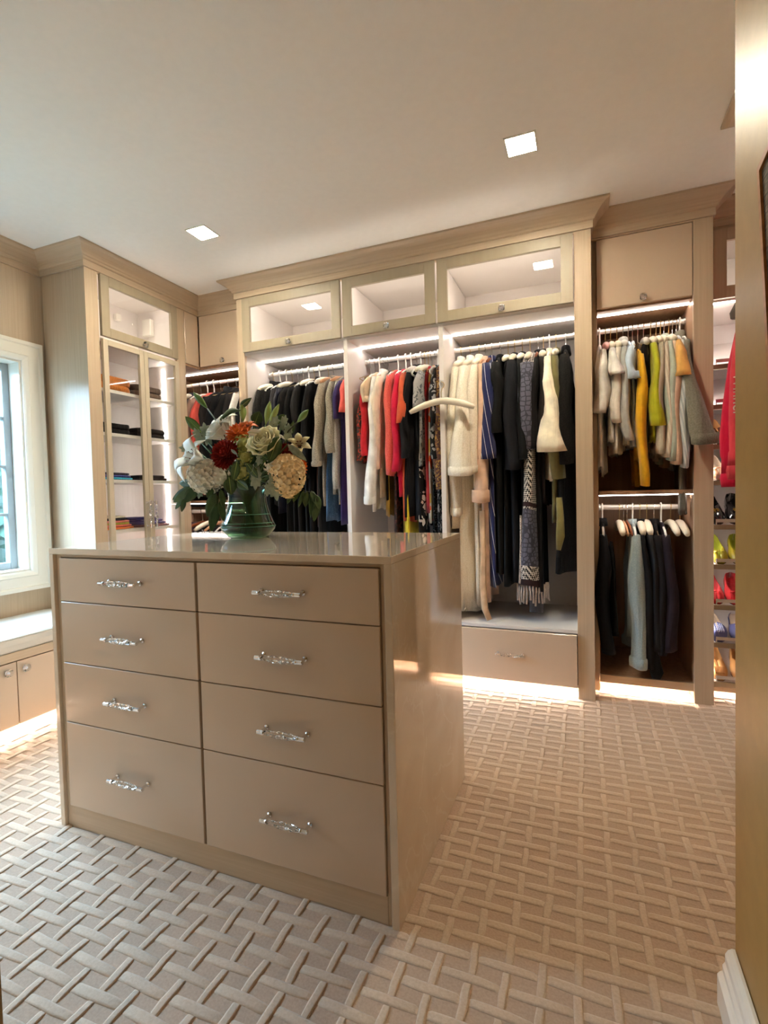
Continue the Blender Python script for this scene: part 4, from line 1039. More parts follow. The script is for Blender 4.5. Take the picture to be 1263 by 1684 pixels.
# sweaters and shirts hanging on the side rod at the far right, seen by their left sleeves
def front_top(name, label, cat, y, x_edge, ztop, zsh, hem, mat, sleeve, gray=False, mat2=None):
    """a top on a rod that runs in depth: wide along X, thin along Y; x_edge = outer left edge of the sleeve"""
    xc = 1.0; root = thing(name, label, cat, (xc, y, hem))
    mb = MB(); R_ = []; n = 24; hw = .23
    for k in range(15):
        t = k / 14; z = ztop - (ztop - hem) * t; s = ztop - z
        h = .06 + (hw - .06) * min(1, s / .1) ** .8; th = .022 + .03 * min(1, s / .2)
        R_.append([(xc + h * sgn(math.cos(a)) * abs(math.cos(a)) ** .8, y + th / 2 * math.sin(a) + .008 * t * math.sin(6 * math.cos(a)), z) for a in [2 * PI * i / n for i in range(n)]])
    mb.loft(R_); mb.build('body', mat, root, smooth=True)
    for sd in (-1, 1):
        s_ = MB(); rr = []
        for k in range(len(sleeve)):
            z, out, wd = sleeve[k]
            cx_ = xc + sd * (xc - out - wd / 2)
            rr.append([(cx_ + wd / 2 * math.cos(2 * PI * i / 12), y - .012 + .028 * math.sin(2 * PI * i / 12) * (1 if k else .6), z) for i in range(12)])
        s_.loft(rr); s_.build('sleeve', mat2 or mat, root, smooth=True)
        if len(sleeve) > 5:
            zc = sleeve[-1][0]; out, wd = sleeve[-1][1], sleeve[-1][2]; cx_ = xc + sd * (xc - out - wd / 2)
            cb = MB(); cb.loft([[(cx_ + wd * q_ * math.cos(2 * PI * i / 12), y - .012 + .03 * math.sin(2 * PI * i / 12), zc + dz) for i in range(12)] for q_, dz in ((.52, .002), (.55, -.02), (.5, -.06), (.4, -.06))]); cb.build('cuff', mat, root, smooth=True)
    return root

front_top('crimson_sweatshirt', 'crimson sweatshirt sleeve beside the yellow wall, behind the coral one', 'sweatshirt', 2.76, .58, 2.0, 1.9, 1.26, F((190, 14, 56)), [(1.93, .66, .10), (1.85, .641, .12), (1.72, .616, .13), (1.50, .590, .13), (1.385, .581, .13), (1.30, .584, .12), (1.285, .589, .11), (1.217, .588, .11)])
front_top('coral_sweatshirt', 'coral sweatshirt with white lettering down its sleeve', 'sweatshirt', 2.69, .62, 2.0, 1.9, 1.24, F((198, 58, 70)), [(1.92, .66, .09), (1.82, .622, .10), (1.66, .606, .11), (1.44, .601, .11), (1.32, .604, .11), (1.31, .600, .11), (1.25, .597, .11)])
tx = bpy.data.curves.new('sleeve_lettering', 'FONT'); tx.body = 'Winner'; tx.size = .060; tx.extrude = .0008; tx.align_x = 'LEFT'
tx.materials.append(plain('white_print', srgb(240, 222, 214), .7))
_to = bpy.data.objects.new('lettering_source', tx); COL.objects.link(_to)
_me = bpy.data.meshes.new_from_object(_to.evaluated_get(bpy.context.evaluated_depsgraph_get())); bpy.data.objects.remove(_to)
to = bpy.data.objects.new('sleeve_lettering', _me); COL.objects.link(to)
_cs = [o for o in bpy.data.objects if o.name.startswith('coral_sweatshirt')][0]
to.parent = _cs
to.matrix_parent_inverse = Matrix.Identity(4)
to.matrix_local = Matrix.Translation(Vector((.611, 2.643, 1.655)) - _cs.location) @ Matrix(((0, 1, 0, 0), (0, 0, -1, 0), (-1, 0, 0, 0), (0, 0, 0, 1)))
front_top('black_tee', 'black shirt between gray shirt and coral sweatshirt', 'shirt', 2.655, .62, 2.0, 1.9, 1.4, F((26, 20, 22)), [(1.96, .66, .1), (1.9, .640, .10), (1.80, .628, .10), (1.67, .622, .10)])
front_top('gray_tee', 'dark gray short sleeved shirt in front of the red sweatshirts', 'shirt', 2.60, .60, 2.03, 1.95, 1.45, F((84, 74, 68)), [(2.03, .66, .08), (1.99, .622, .12), (1.94, .604, .14), (1.90, .585, .15), (1.876, .588, .14)])
for y, w in ((2.60, 'of the dark gray shirt'), (2.655, 'of the black shirt by the coral sweatshirt'), (2.69, 'of the coral sweatshirt'), (2.76, 'of the crimson sweatshirt')):
    put_hanger('wire', 1.0, y, 2.06, w + ' on the side rod', PI / 2)

# ------------------------------------------------------------ folded clothes in the display cabinet
def folded(label, cat, x0, x1, y0, y1, z, h, mat, name='folded_sweater', lump=.0, seed=1, layers=2):
    R_ = random.Random(seed); cx, cy = (x0 + x1) / 2, (y0 + y1) / 2
    t = thing(name, label, cat, (cx, cy, z))
    n = 28; hl = h / layers
    for L_ in range(layers):
        mb = MB(); rr = []; z0 = z + L_ * hl
        ph = R_.uniform(0, 6)
        for f_, zz in ((.93, 0), (.985, .12), (1.0, .5), (.985, .88), (.93, 1.0), (.5, 1.04), (.1, 1.05)):
            rr.append([(cx + (x1 - x0) / 2 * f_ * sgn(math.cos(a)) * abs(math.cos(a)) ** .35 + .004 * math.sin(4 * a + ph),
                        cy + (y1 - y0) / 2 * f_ * sgn(math.sin(a)) * abs(math.sin(a)) ** .35,
                        z0 + hl * .97 * zz * (1 + lump * (math.sin(2.2 * a + ph) * .5 + math.cos(a + ph) * .4)) + L_ * 0 + .001) for a in [2 * PI * (i + .5) / n for i in range(n)]])
        mb.loft(rr); mb.build('fold', mat, t, smooth=True)
    return t
xa, xb = -3.03, -2.79
folded('rust orange sweater heaped on the top shelf of the display cabinet', 'sweater', xa, xb, 2.262, 2.545, LSH[0], .085, F((190, 112, 46), 'wool'), lump=.28, seed=4)
folded('brown rolled sweater on the top shelf of the display cabinet', 'sweater', xa + .02, xb, 2.560, 2.80, LSH[0], .085, F((104, 84, 76), 'wool'), lump=.06, seed=5)
folded('black folded sweater at the left of the second shelf down', 'sweater', xa, xb, 2.262, 2.52, LSH[1], .070, F((34, 31, 33)), lump=.12, seed=6)
folded('charcoal folded sweater at the right of the second shelf down', 'sweater', xa, xb, 2.565, 2.83, LSH[1], .062, F((42, 39, 41)), lump=.1, seed=7)
z = LSH[2]
for i, (c, d_) in enumerate((((58, 158, 196), 'turquoise'), ((74, 74, 146), 'violet blue'), ((52, 44, 62), 'dark plum'))):
    folded('thin folded %s shirt in the left pile on the third shelf' % d_, 'shirt', xa + .01, xb - .008 * i, 2.262 + .01 * i, 2.53 - .006 * i, z + .016 * i, .0155, F(c), 'folded_shirt', .1, 10 + i, 1)
for i, (c, d_) in enumerate((((50, 38, 42), 'dark brown'), ((38, 34, 38), 'black'))):
    folded('thin folded %s shirt in the right pile on the third shelf' % d_, 'shirt', xa + .01, xb - .01 * i, 2.575, 2.83 - .01 * i, z + .018 * i, .0175, F(c), 'folded_shirt', .1, 20 + i, 1)
z = LSH[3]
for i, (c, d_) in enumerate((((234, 134, 70), 'orange'), ((232, 124, 104), 'coral'), ((176, 172, 66), 'olive yellow'), ((226, 130, 120), 'salmon pink'), ((40, 36, 44), 'black'), ((214, 206, 186), 'cream'))):
    folded('thin folded %s shirt in the left pile on the fourth shelf' % d_, 'shirt', xa + .01, xb - .005 * (i % 3), 2.258 + .004 * i, 2.525 - .012 * i, z + .0145 * i, .014, F(c), 'folded_shirt', .12, 30 + i, 1)
for i, (c, d_) in enumerate((((150, 110, 118), 'dusty rose'), ((112, 98, 150), 'lavender'), ((94, 80, 140), 'purple'), ((70, 66, 128), 'indigo'))):
    folded('thin folded %s shirt in the right pile on the fourth shelf' % d_, 'shirt', xa + .02, xb - .006 * i, 2.56, 2.84 - .03 * i, z + .017 * i, .0165, F(c), 'folded_shirt', .12, 40 + i, 1)
for i, (c, d_) in enumerate((((224, 170, 158), 'pale pink'), ((216, 160, 150), 'blush'))):
    folded('folded %s shirt on the fifth shelf, below the worktop line' % d_, 'shirt', xa + .01, xb, 2.262 + .29 * i, 2.52 + .29 * i, LSH[4], .05, F(c), 'folded_shirt', .12, 50 + i, 2)

# ------------------------------------------------------------ shoes
def shoe(x, zf, label, group, upper, insole, sole, kind='flat', L=.235, w=.047, yaw=0.0, trim=None):
    """toe towards the room, standing on the sloped shelf whose front lip is at height zf"""
    y0 = YS + .026; t = thing('shoe', label, 'shoe', (x, y0, zf + .003), group)
    ca, sa = math.cos(math.atan(SLOPE)), math.sin(math.atan(SLOPE)); cyw, syw = math.cos(yaw), math.sin(yaw)
    def P(u, v, h):      # u across, v along from toe, h above sole
        yy = v * ca - h * sa; zz = v * sa + h * ca
        return (x + u * cyw + v * syw, y0 + yy, zf + .0035 + zz)
    st = [(0.0, .30, .018, .02), (.012, .62, .030, .04), (.03, .86, .038, .08), (.055, .98, .044, .16), (.078, 1.0, .047, .38), (.10, .96, .048, .66), (.13, .84, .046, .82), (.17, .76, .048, .86), (.20, .74, .052, .86), (.222, .62, .055, .80), (.236, .40, .054, .04)]
    if kind == 'loafer': st = [(a, b, h * 1.2, o * (.15 if a < .11 else 1)) for a, b, h, o in st]
    if kind == 'clog': st = [(a, b * 1.1, h * 1.25 if a < .11 else .022, o * .2 if a < .11 else .96) for a, b, h, o in st]
    mb = MB(); rr = []
    for a, b, h, o in st:
        v = a / .235 * L; W_ = w * b; ow = W_ * o
        outp = [(-ow, h), (-W_ * (.55 + .45 * o), h * .86), (-W_, h * .5), (-W_ * .96, h * .2), (-W_ * .82, .002), (W_ * .82, .002), (W_ * .96, h * .2), (W_, h * .5), (W_ * (.55 + .45 * o), h * .86), (ow, h)]
        inp = [(ow * .93, h - .002), (W_ * .8 * o, h * .55), (W_ * .76 * o, .012), (-W_ * .76 * o, .012), (-W_ * .8 * o, h * .55), (-ow * .93, h - .002)]
        rr.append([P(u, v, hh) for u, hh in outp + inp])
    b0 = len(mb.f); mb.loft(rr)
    nn = 16
    for i, f_ in enumerate(range(b0, len(mb.f) - 2)):
        if (i % nn) in (9, 10, 11, 12, 13, 14): mb.m[f_] = 1
    mb.build('upper', [upper, insole], t, smooth=True)
    sm = MB(); rr = [[P(u * w * b, a / .235 * L, hh) for u, hh in ((-.92, .004), (-.92, -.002), (.92, -.002), (.92, .004))] for a, b, h, o in st]
    sm.loft(rr); sm.build('sole', sole, t)
    if trim == 'buckle':
        k = MB()
        for u in (-.012, .004):
            k.loft([[P(u + du, v, .055 + dv) for du in (0, .009) for dv in (0,)] + [P(u + .009, v, .058), P(u, v, .058)] for v in (.052, .082)])
        k.loft([[P(-.016, .064, .056), P(.016, .064, .056), P(.016, .064, .06), P(-.016, .064, .06)], [P(-.016, .071, .056), P(.016, .071, .056), P(.016, .071, .06), P(-.016, .071, .06)]])
        k.build('buckle', plain('polished_gold', srgb(226, 190, 110), .2, 1.0), t)
    if trim == 'bow':
        k = MB()
        for s_ in (-1, 1): k.loft([[P(s_ * uu, vv + dv, hh + dh) for dv, dh in ((-.006 * f_, 0), (0, .005), (.006 * f_, 0), (0, -.003))] for uu, vv, hh, f_ in ((.002, .05, .052, .5), (.012, .048, .053, 1.4), (.024, .052, .047, 1.1))])
        k.loft([[P(-.004, .046, .05), P(.004, .046, .05), P(.004, .054, .05), P(-.004, .054, .05)], [P(-.004, .046, .058), P(.004, .046, .058), P(.004, .054, .058), P(-.004, .054, .058)]])
        k.build('bow', upper, t, smooth=True)
    if trim == 'rings':
        k = MB()
        for v in (.03, .042, .054, .066, .078):
            for u in (-.026, -.016, -.006, .004, .014, .024):
                k.loft([[P(u, v, .047), P(u + .004, v, .047), P(u + .004, v + .004, .049), P(u, v + .004, .049)], [P(u, v, .062), P(u + .004, v, .062), P(u + .004, v + .004, .062), P(u, v + .004, .062)]])
        k.build('studs', plain('pale_stud', srgb(190, 196, 222), .4), t)
    if trim == 'patch':
        k = MB(); k.loft([[P(-.02, .02, .03), P(.02, .02, .03), P(.022, .02, .04), P(-.022, .02, .04)], [P(-.026, .05, .05), P(.026, .05, .05), P(.024, .05, .058), P(-.024, .05, .058)]])
        k.build('toe_patch', F((176, 124, 72)), t)
    return t
blk = plain('black_patent', srgb(20, 18, 18), .12, coat=.6); tan = plain('tan_leather', srgb(206, 156, 98), .4); brn = plain('brown_leather', srgb(92, 44, 24), .25, coat=.3)
yel = plain('yellow_green_leather', srgb(168, 156, 40), .4); lime = plain('lime_lining', srgb(176, 184, 60), .6); red = F((206, 50, 56)); redl = F((190, 52, 58)); blu = plain('blue_rubber', srgb(96, 100, 150), .5); pal = plain('pale_lining', srgb(222, 204, 180), .6); drk = plain('dark_sole', srgb(58, 36, 26), .6); nude = plain('nude_leather', srgb(220, 172, 136), .4)
def pair(zf, xs, col, grp, *a, **k):
    pos = ['nearest the oak stile', 'farther from the oak stile', 'cut off by the yellow wall', 'hidden by the yellow wall']
    for i, x in enumerate(xs): shoe(x, zf, '%s, %s' % (col, pos[i]), grp, *a, yaw=(-.06 if i % 2 == 0 else .06), **k)
pair(SHELF_Z[2], (.690, .780), 'brown leather pump on the third shoe shelf', 'brown pumps', brn, tan, drk, kind='loafer')
pair(SHELF_Z[3], (.690, .778), 'nude leather flat on the fourth shoe shelf', 'nude flats', nude, pal, drk, trim='bow')
pair(SHELF_Z[4], (.680, .768), 'black patent loafer with gold buckle', 'black loafers', blk, blk, blk, kind='loafer', trim='buckle', L=.25)
pair(SHELF_Z[5], (.692, .782), 'yellow flat with bow and lime lining', 'yellow flats', yel, lime, drk, trim='bow')
pair(SHELF_Z[6], (.676, .764), 'red suede flat with bow', 'red flats', red, redl, drk, trim='bow')
pair(SHELF_Z[7], (.684, .790), 'blue rubber clog with pale studs', 'blue clogs', blu, pal, blu, kind='clog', trim='rings')
pair(SHELF_Z[8], (.690, .790), 'tan leather loafer with dark sole on the lowest shoe shelf', 'tan loafers', tan, tan, drk, kind='loafer', trim='patch')

# ------------------------------------------------------------ vase and flowers on the worktop
VX, VY, VZ = -1.272, 1.70, 1.0
vs = thing('glass_vase', 'green glass vase of flowers on the stone worktop', 'vase', (VX, VY, VZ))
prof = [(.070, 0), (.086, .010), (.106, .034), (.110, .046), (.102, .062), (.090, .092), (.079, .13), (.075, .165), (.080, .195), (.092, .215)]
vm = MB(); vm.lathe([(r, VZ + .0005 + z) for r, z in prof] + [(r - .004, VZ + z) for r, z in prof[::-1][:-1]] + [(.062, VZ + .008)], VX, VY, 40, True, True); vm.build('vase_wall', M['vase'], vs, smooth=True)
rb = MB()
for zz, rr_ in ((.047, .1105), (.060, .1035), (.0945, .0895)): rb.lathe([(rr_ - .002, VZ + zz - .0012), (rr_ + .001, VZ + zz - .0005), (rr_ + .001, VZ + zz + .0005), (rr_ - .002, VZ + zz + .0012)], VX, VY, 40, False, False)
rb.build('glass_ridge', plain('green_glass_ridge', srgb(96, 150, 124), .08, coat=.5), vs, smooth=True)
wm = MB(); wm.lathe([(.060, VZ + .009), (.104, VZ + .036), (.105, VZ + .047), (.094, VZ + .066), (.085, VZ + .092), (.0735, VZ + .135), (.0735, VZ + .1352)], VX, VY, 32, True, True)
wm.build('water', thin_glass('vase_water', (.88, .95, .90, 1), .8), vs, smooth=True)

G = {'leaf': noisy('dark_leaf', srgb(48, 70, 38), srgb(70, 96, 54), (20, 20, 20), .45, .4), 'bright': noisy('lily_leaf', srgb(74, 108, 48), srgb(104, 138, 66), (20, 20, 20), .4, .4),
     'dusty': noisy('silver_leaf', srgb(122, 136, 118), srgb(158, 168, 150), (30, 30, 30), .9, .1, sheen=.4), 'stem': plain('green_stem', srgb(74, 98, 52), .5), 'dstem': plain('dark_stem', srgb(48, 56, 36), .5),
     'white': noisy('white_petal', srgb(236, 238, 224), srgb(248, 248, 240), (25, 25, 25), .55, .3), 'cream': noisy('cream_petal', srgb(232, 226, 180), srgb(244, 238, 204), (25, 25, 25), .6, .3),
     'red': noisy('dark_red_petal', srgb(128, 28, 24), srgb(166, 48, 36), (40, 40, 40), .6, .3), 'orange': noisy('orange_petal', srgb(200, 92, 36), srgb(224, 124, 56), (40, 40, 40), .6, .3),
     'hyd': noisy('white_floret', srgb(226, 218, 202), srgb(242, 236, 222), (60, 60, 60), .7, .2), 'peach': noisy('peach_floret', srgb(236, 208, 162), srgb(246, 226, 188), (60, 60, 60), .7, .2), 'greenf': noisy('green_floret', srgb(150, 154, 84), srgb(184, 180, 112), (60, 60, 60), .7, .2),
     'bud': noisy('green_bud', srgb(120, 150, 72), srgb(168, 186, 104), (20, 20, 4), .45, .4), 'stamen': plain('brown_stamen', srgb(110, 60, 30), .7), 'throat': plain('lily_throat', srgb(190, 200, 110), .6)}
CAMP = Vector((0, 0, 1.16))
def fp(x, z, dy=0.0):      # a point of the bouquet, given as seen in its mid plane, moved in depth
    k = (VY + dy) / VY
    return Vector((x * k, VY + dy, 1.16 + (z - 1.16) * k))
def blade(mb, p0, p1, w, nrm, curl=.0, n=7, fold=.25, serr=0, shape=1.0, tip=.02):
    """a leaf or petal from p0 to p1: width profile, lengthwise curl and a centre fold; two layers thick at the rim"""
    p0, p1 = Vector(p0), Vector(p1); ax = p1 - p0; L_ = ax.length; ax = ax.normalized()
    nr = Vector(nrm); nr = (nr - ax * nr.dot(ax))
    if nr.length < 1e-4: nr = ax.orthogonal()
    nr.normalize(); sd = ax.cross(nr); rr = []
    for k in range(n + 1):
        t = k / n
        wd = w * (max(0, math.sin(PI * (t ** shape))) ** .75 * (1 - .12 * t) + tip * (1 - t))
        if serr and 0 < k < n: wd *= 1 + serr * (1 if k % 2 else -1)
        c = p0 + ax * (L_ * t) + nr * (curl * L_ * (t * t))
        rr.append([c - sd * wd + nr * (fold * wd), c - sd * wd * .5 + nr * fold * wd * .35, c, c + sd * wd * .5 + nr * fold * wd * .35, c + sd * wd + nr * (fold * wd), c + sd * wd * .5 + nr * (fold * wd * .35 - .0009), c - nr * .0012, c - sd * wd * .5 + nr * (fold * wd * .35 - .0009)])
    mb.loft(rr)
def stem(parent, p, r=.0028, mat='stem', side=0.0):
    q = Vector((VX + (p.x - VX) * -.18 + side, VY + (p.y - VY) * -.18, VZ + .012 + rnd.uniform(0, .02)))
    nk = Vector((VX + (p.x - VX) * .22, VY + (p.y - VY) * .22, VZ + .20))
    mb = MB(); pts = []
    for k in range(9):
        t = k / 8
        pts.append(q * (1 - t) ** 2 + (nk * 2 - (q + p) / 2) * (2 * t * (1 - t)) + p * t * t)
    mb.tube(pts, r, 6); return mb.build('stem', G[mat], parent, smooth=True)
def flower(name, label, cat, c, group=None, st=True, smat='stem', r=.0028):
    t = thing(name, label, cat, c, group)
    if st: stem(t, Vector(c), r, smat)
    return t
TOCAM = (CAMP - Vector((VX, VY, 1.3))).normalized()
def frame(axis):
    a = Vector(axis).normalized(); u = a.orthogonal().normalized(); u = (Vector((0, 0, 1)) - a * a.z); u = u.normalized() if u.length > .05 else a.orthogonal().normalized()
    return a, u, a.cross(u)
def lily(c, axis, size, label, name='white_lily', mat='white', opens=.75, rot=0.0, lens=None, recurve=.25):
    t = flower(name, label, 'flower', c); a, u, v = frame(axis)
    for i in range(6):
        an = rot + i * PI / 3; rad = u * math.cos(an) + v * math.sin(an); L_ = size * (lens[i] if lens else 1.0)
        mb = MB(); wd = size * (.18 if i % 2 else .24); rr = []
        for k in range(9):
            s_ = k / 8
            out = opens * L_ * (s_ ** 1.15); up = L_ * (.62 * math.sin(min(1, s_ * 1.15) * PI * .55)) - recurve * L_ * max(0, s_ - .6) * 1.6
            pc = c + rad * (out + .006) + a * up
            ww = wd * (math.sin(PI * (s_ ** .85)) ** .8 + .16 * (1 - s_) + .02)
            sd = a.cross(rad).normalized(); nn = (a * .8 - rad * .5)
            rr.append([pc - sd * ww + nn * ww * .3, pc, pc + sd * ww + nn * ww * .3, pc - nn * .0012])
        mb.loft(rr); mb.build('petal', G[mat], t, smooth=True)
    sm = MB()
    for i in range(6):
        an = rot + .5 + i * PI / 3; rad = u * math.cos(an) + v * math.sin(an)
        e = c + rad * size * .2 + a * size * .52; sm.tube([c, c + rad * size * .08 + a * size * .3, e], .0009, 5); sm.tube([e - v * .004, e + v * .004], .0018, 5)
    sm.build('stamens', G['stamen'], t)
    return t
def mum(c, axis, r, label, mat, name='chrysanthemum', n=150):
    t = flower(name, label, 'flower', c); a, u, v = frame(axis); mb = MB()
    for k in range(n):
        f_ = (k + .5) / n; th = k * 2.39996; pol = .15 + 1.55 * math.sqrt(f_)
        d = (a * math.cos(pol) + (u * math.cos(th) + v * math.sin(th)) * math.sin(pol)).normalized()
        p0 = c + d * r * .22; p1 = c + d * r * (.86 + .14 * ((k * 37) % 10) / 10)
        blade(mb, p0, p1, r * .13, a - d * .2, .12, 4, .5, tip=.5)
    o = mb.build('petals', G[mat], t, smooth=False)
    ct = MB(); ct.loft([[c + (u * math.cos(x_) + v * math.sin(x_)) * r * rr_ + a * r * h_ for x_ in [2 * PI * i / 10 for i in range(10)]] for rr_, h_ in ((.55, -.2), (.6, .1), (.42, .42), (.15, .55))]); ct.build('flower_head', G[mat], t, smooth=True)
    return t
def hydrangea(c, axis, r, label, mat, n=110, squash=1.0, elong=(0, 0, 0)):
    t = flower('hydrangea', label, 'flower', c); a, u, v = frame(axis); mb = MB(); el = Vector(elong)
    for k in range(n):
        f_ = (k + .5) / n; th = k * 2.39996; pol = math.acos(1 - 1.75 * f_)
        d = (a * math.cos(pol) + (u * math.cos(th) + v * math.sin(th)) * math.sin(pol)).normalized()
        p = c + d * r * (.9 + .14 * ((k * 53) % 10) / 10) + el * max(0, d.dot(el.normalized()) if el.length else 0)
        x_, y_ = frame(d)[1:]; s_ = r * .24
        for q_ in range(4):
            an = q_ * PI / 2 + k; e = (x_ * math.cos(an) + y_ * math.sin(an)); blade(mb, p, p + e * s_ + d * s_ * .55, s_ * .5, d, .1, 3, .3, tip=.35)
    mb.build('florets', G[mat], t, smooth=False)
    cr_ = MB(); en = el.normalized() if el.length else el
    def core(pp, x_):
        d = (u * math.cos(x_) + v * math.sin(x_)) * math.sin(pp) + a * math.cos(pp)
        return c + d * r * .76 + el * max(0, d.dot(en))
    cr_.loft([[core(pp, 2 * PI * i / 12) for i in range(12)] for pp in (.1, .5, 1.0, 1.5, 2.0, 2.5, 3.0)]); cr_.build('flower_head', G[mat], t, smooth=True)
    return t
def rose(c, axis, r, label, mat='cream'):
    t = flower('cream_rose', label, 'flower', c); a, u, v = frame(axis); mb = MB()
    for ring, (n, rr_, h0, h1, fl) in enumerate(((3, .16, .15, .72, .0), (4, .28, .1, .78, .03), (5, .40, .0, .80, .08), (6, .54, -.08, .76, .14), (7, .70, -.18, .66, .26), (7, .86, -.3, .46, .5))):
        for i in range(n):
            an = 2 * PI * i / n + ring * .7; an2 = PI / n * 1.5; R_ = []
            for k in range(6):
                s_ = k / 5; rad = r * (rr_ * (.45 + .55 * math.sin(min(1, s_ * 1.4) * PI / 2)) + fl * s_ ** 3 * .6); h = r * (h0 - .45 * (1 - s_) ** 2 + (h1 - h0) * s_); ww = an2 * (.5 + .5 * math.sin(PI * min(1, .25 + s_ * .6)))
                R_.append([c + (u * math.cos(an + ww * q_) + v * math.sin(an + ww * q_)) * rad * (1 + .04 * abs(q_) + .07 * s_ * math.sin(7 * q_ + ring + i)) + a * (h - r * .10 * q_ * q_ * s_) for q_ in (-1, -.5, 0, .5, 1)] + [c + (u * math.cos(an + ww * q_) + v * math.sin(an + ww * q_)) * rad * (.965 + .07 * s_ * math.sin(7 * q_ + ring + i)) + a * (h - r * .10 * q_ * q_ * s_) for q_ in (1, .5, 0, -.5, -1)])
            mb.loft(R_)
    mb.build('petals', G[mat], t, smooth=True); return t
def bud(p0, p1, w, label, base=None, name='lily_bud', mat='bud', grp=None):
    t = flower(name, label, 'flower', p0, grp, st=base is None)
    p0, p1 = Vector(p0), Vector(p1); ax = (p1 - p0); a, u, v = frame(ax); L_ = ax.length; mb = MB()
    mb.loft([[p0 + ax * s_ + (u * math.cos(x_) + v * math.sin(x_)) * w * math.sin(PI * min(1, s_ * .93 + .05) ** 1.2) * (1 + .10 * math.cos(3 * x_)) for x_ in [2 * PI * i / 12 for i in range(12)]] for s_ in (0, .08, .2, .35, .5, .65, .8, .92, 1)]); mb.build('bud', G[mat], t, smooth=True)
    if base is not None:
        b = Vector(base); sm = MB(); sm.tube([p0 + ax * .03, (p0 + b) / 2 + Vector((.004, 0, .004)), b], [.0032, .0026, .0026], 6); sm.build('stalk', G['dstem'], t, smooth=True)
        stem(t, b, .0026, 'dstem')
    return t
def leaf(p0, p1, w, label, mat='leaf', curl=.1, nrm=None, name='lily_leaf', st=True, fold=.25, serr=0, n=8, group=None, shape=.9):
    t = flower(name, label, 'leaf', p0, group, st=st); mb = MB()
    blade(mb, p0, p1, w, nrm or TOCAM, curl, n, fold, serr, shape); mb.build('blade', G[mat], t, smooth=True)
    mr = MB(); P0, P1 = Vector(p0), Vector(p1); nr = Vector(nrm or TOCAM); ax = (P1 - P0).normalized(); nr = (nr - ax * nr.dot(ax)).normalized()
    mr.tube([P0 + (P1 - P0) * s_ + nr * (curl * (P1 - P0).length * s_ * s_ + .0006) for s_ in (0, .3, .6, .9)], [.0014, .0011, .0008, .0004], 5); mr.build('midrib', G['bud' if mat != 'dusty' else 'dusty'], t)
    return t
def sprig(base, leaves, label, mat='leaf'):
    t = thing('eucalyptus_sprig', label, 'leaf', base); b = Vector(base)
    stem(t, b, .002, 'dstem')
    tw = MB(); tw.tube([b] + [Vector(p0) for p0, p1, w in leaves[::1]], .0014, 5); tw.build('twig', G['dstem'], t)
    for p0, p1, w in leaves:
        mb = MB(); blade(mb, p0, p1, w, TOCAM + Vector((rnd.uniform(-.4, .4), rnd.uniform(-.2, .2), rnd.uniform(-.3, .3))), rnd.uniform(-.1, .15), 8, .15, 0, .85); mb.build('leaf', G[mat], t, smooth=True)
    return t
def lobed(c, d, size, label, nrm=None, group=None):
    """silvery lobed leaf (dusty miller)"""
    t = flower('dusty_miller_leaf', label, 'leaf', c, group); mb = MB(); nr = Vector(nrm or TOCAM).normalized(); ax = Vector(d).normalized(); ax = (ax - nr * ax.dot(nr)).normalized(); sd = ax.cross(nr)
    outl = []
    for k in range(36):
        a = 2 * PI * k / 36; lob = 1 + .16 * math.cos(9 * a) ; R_ = size * (.62 + .38 * math.cos(a) ** 2) * lob
        outl.append((R_ * math.cos(a), R_ * math.sin(a) * .72))
    cc = Vector(c) + ax * size * .75
    mk = lambda f_, o: [cc + ax * x_ * f_ + sd * y_ * f_ + nr * (o + .12 * size * (abs(y_ * f_) / size) ** 1.2 - .25 * size * (x_ * f_ / size) ** 2 * .5 + .02 * size * math.sin(5 * (k_)) * f_) for k_, (x_, y_) in enumerate(outl)]
    mb.loft([mk(.05, .0), mk(.4, .0), mk(.75, .0), mk(1, .0), mk(1, -.001), mk(.5, -.001), mk(.05, -.001)], True, False, False); mb.build('blade', G['dusty'], t, smooth=True); return t

lily(fp(-1.487, 1.318, -.07), Vector((-.38, -.86, .36)), .125, 'large white lily opening at the left, one petal curling down', rot=.35, lens=[1.1, .9, 1.15, 1.25, 1.0, .9], recurve=.35)
lily(fp(-1.350, 1.432, .03), Vector((-.12, -.6, .8)), .105, 'white lily standing upright at the top of the bouquet', rot=.2, opens=.55, recurve=.2)
lily(fp(-1.022, 1.352, .0), Vector((.45, -.8, .4)), .055, 'small pale yellow lily at the right edge', 'small_lily', 'cream', rot=.1, opens=.8)
rose(fp(-1.408, 1.438, -.02), Vector((-.3, -.7, .55)), .045, 'white rose behind the long green bud, left of centre', 'white')
rose(fp(-1.175, 1.372, -.09), Vector((.05, -.8, .55)), .058, 'cream rose right of the orange flower')
leaf(fp(-1.185, 1.415, -.10), fp(-1.262, 1.424, -.13), .016, 'curled white petal bending left of the cream rose', 'white', .25, name='lily_petal', st=False)
leaf(fp(-1.105, 1.395, -.03), fp(-1.085, 1.412, -.07), .018, 'rolled white petal right of the cream rose', 'white', .3, name='lily_petal', st=False)
mum(fp(-1.366, 1.338, -.12), Vector((-.1, -.85, .3)), .066, 'dark red chrysanthemum at the centre left', 'red')
mum(fp(-1.305, 1.416, -.05), Vector((-.05, -.55, .8)), .056, 'orange chrysanthemum near the top of the bouquet', 'orange', n=60)
mum(fp(-1.085, 1.335, -.02), Vector((.3, -.75, .4)), .040, 'dark red chrysanthemum half hidden at the right', 'red', n=60)
mum(fp(-1.042, 1.275, .02), Vector((.7, -.6, .1)), .052, 'orange chrysanthemum at the right edge behind the peach hydrangea', 'orange', n=60)
lily(fp(-1.262, 1.420, .0), Vector((.1, -.5, .85)), .062, 'small orange lily with spread petals at the top', 'orange_lily', 'orange', rot=.5, opens=.8)
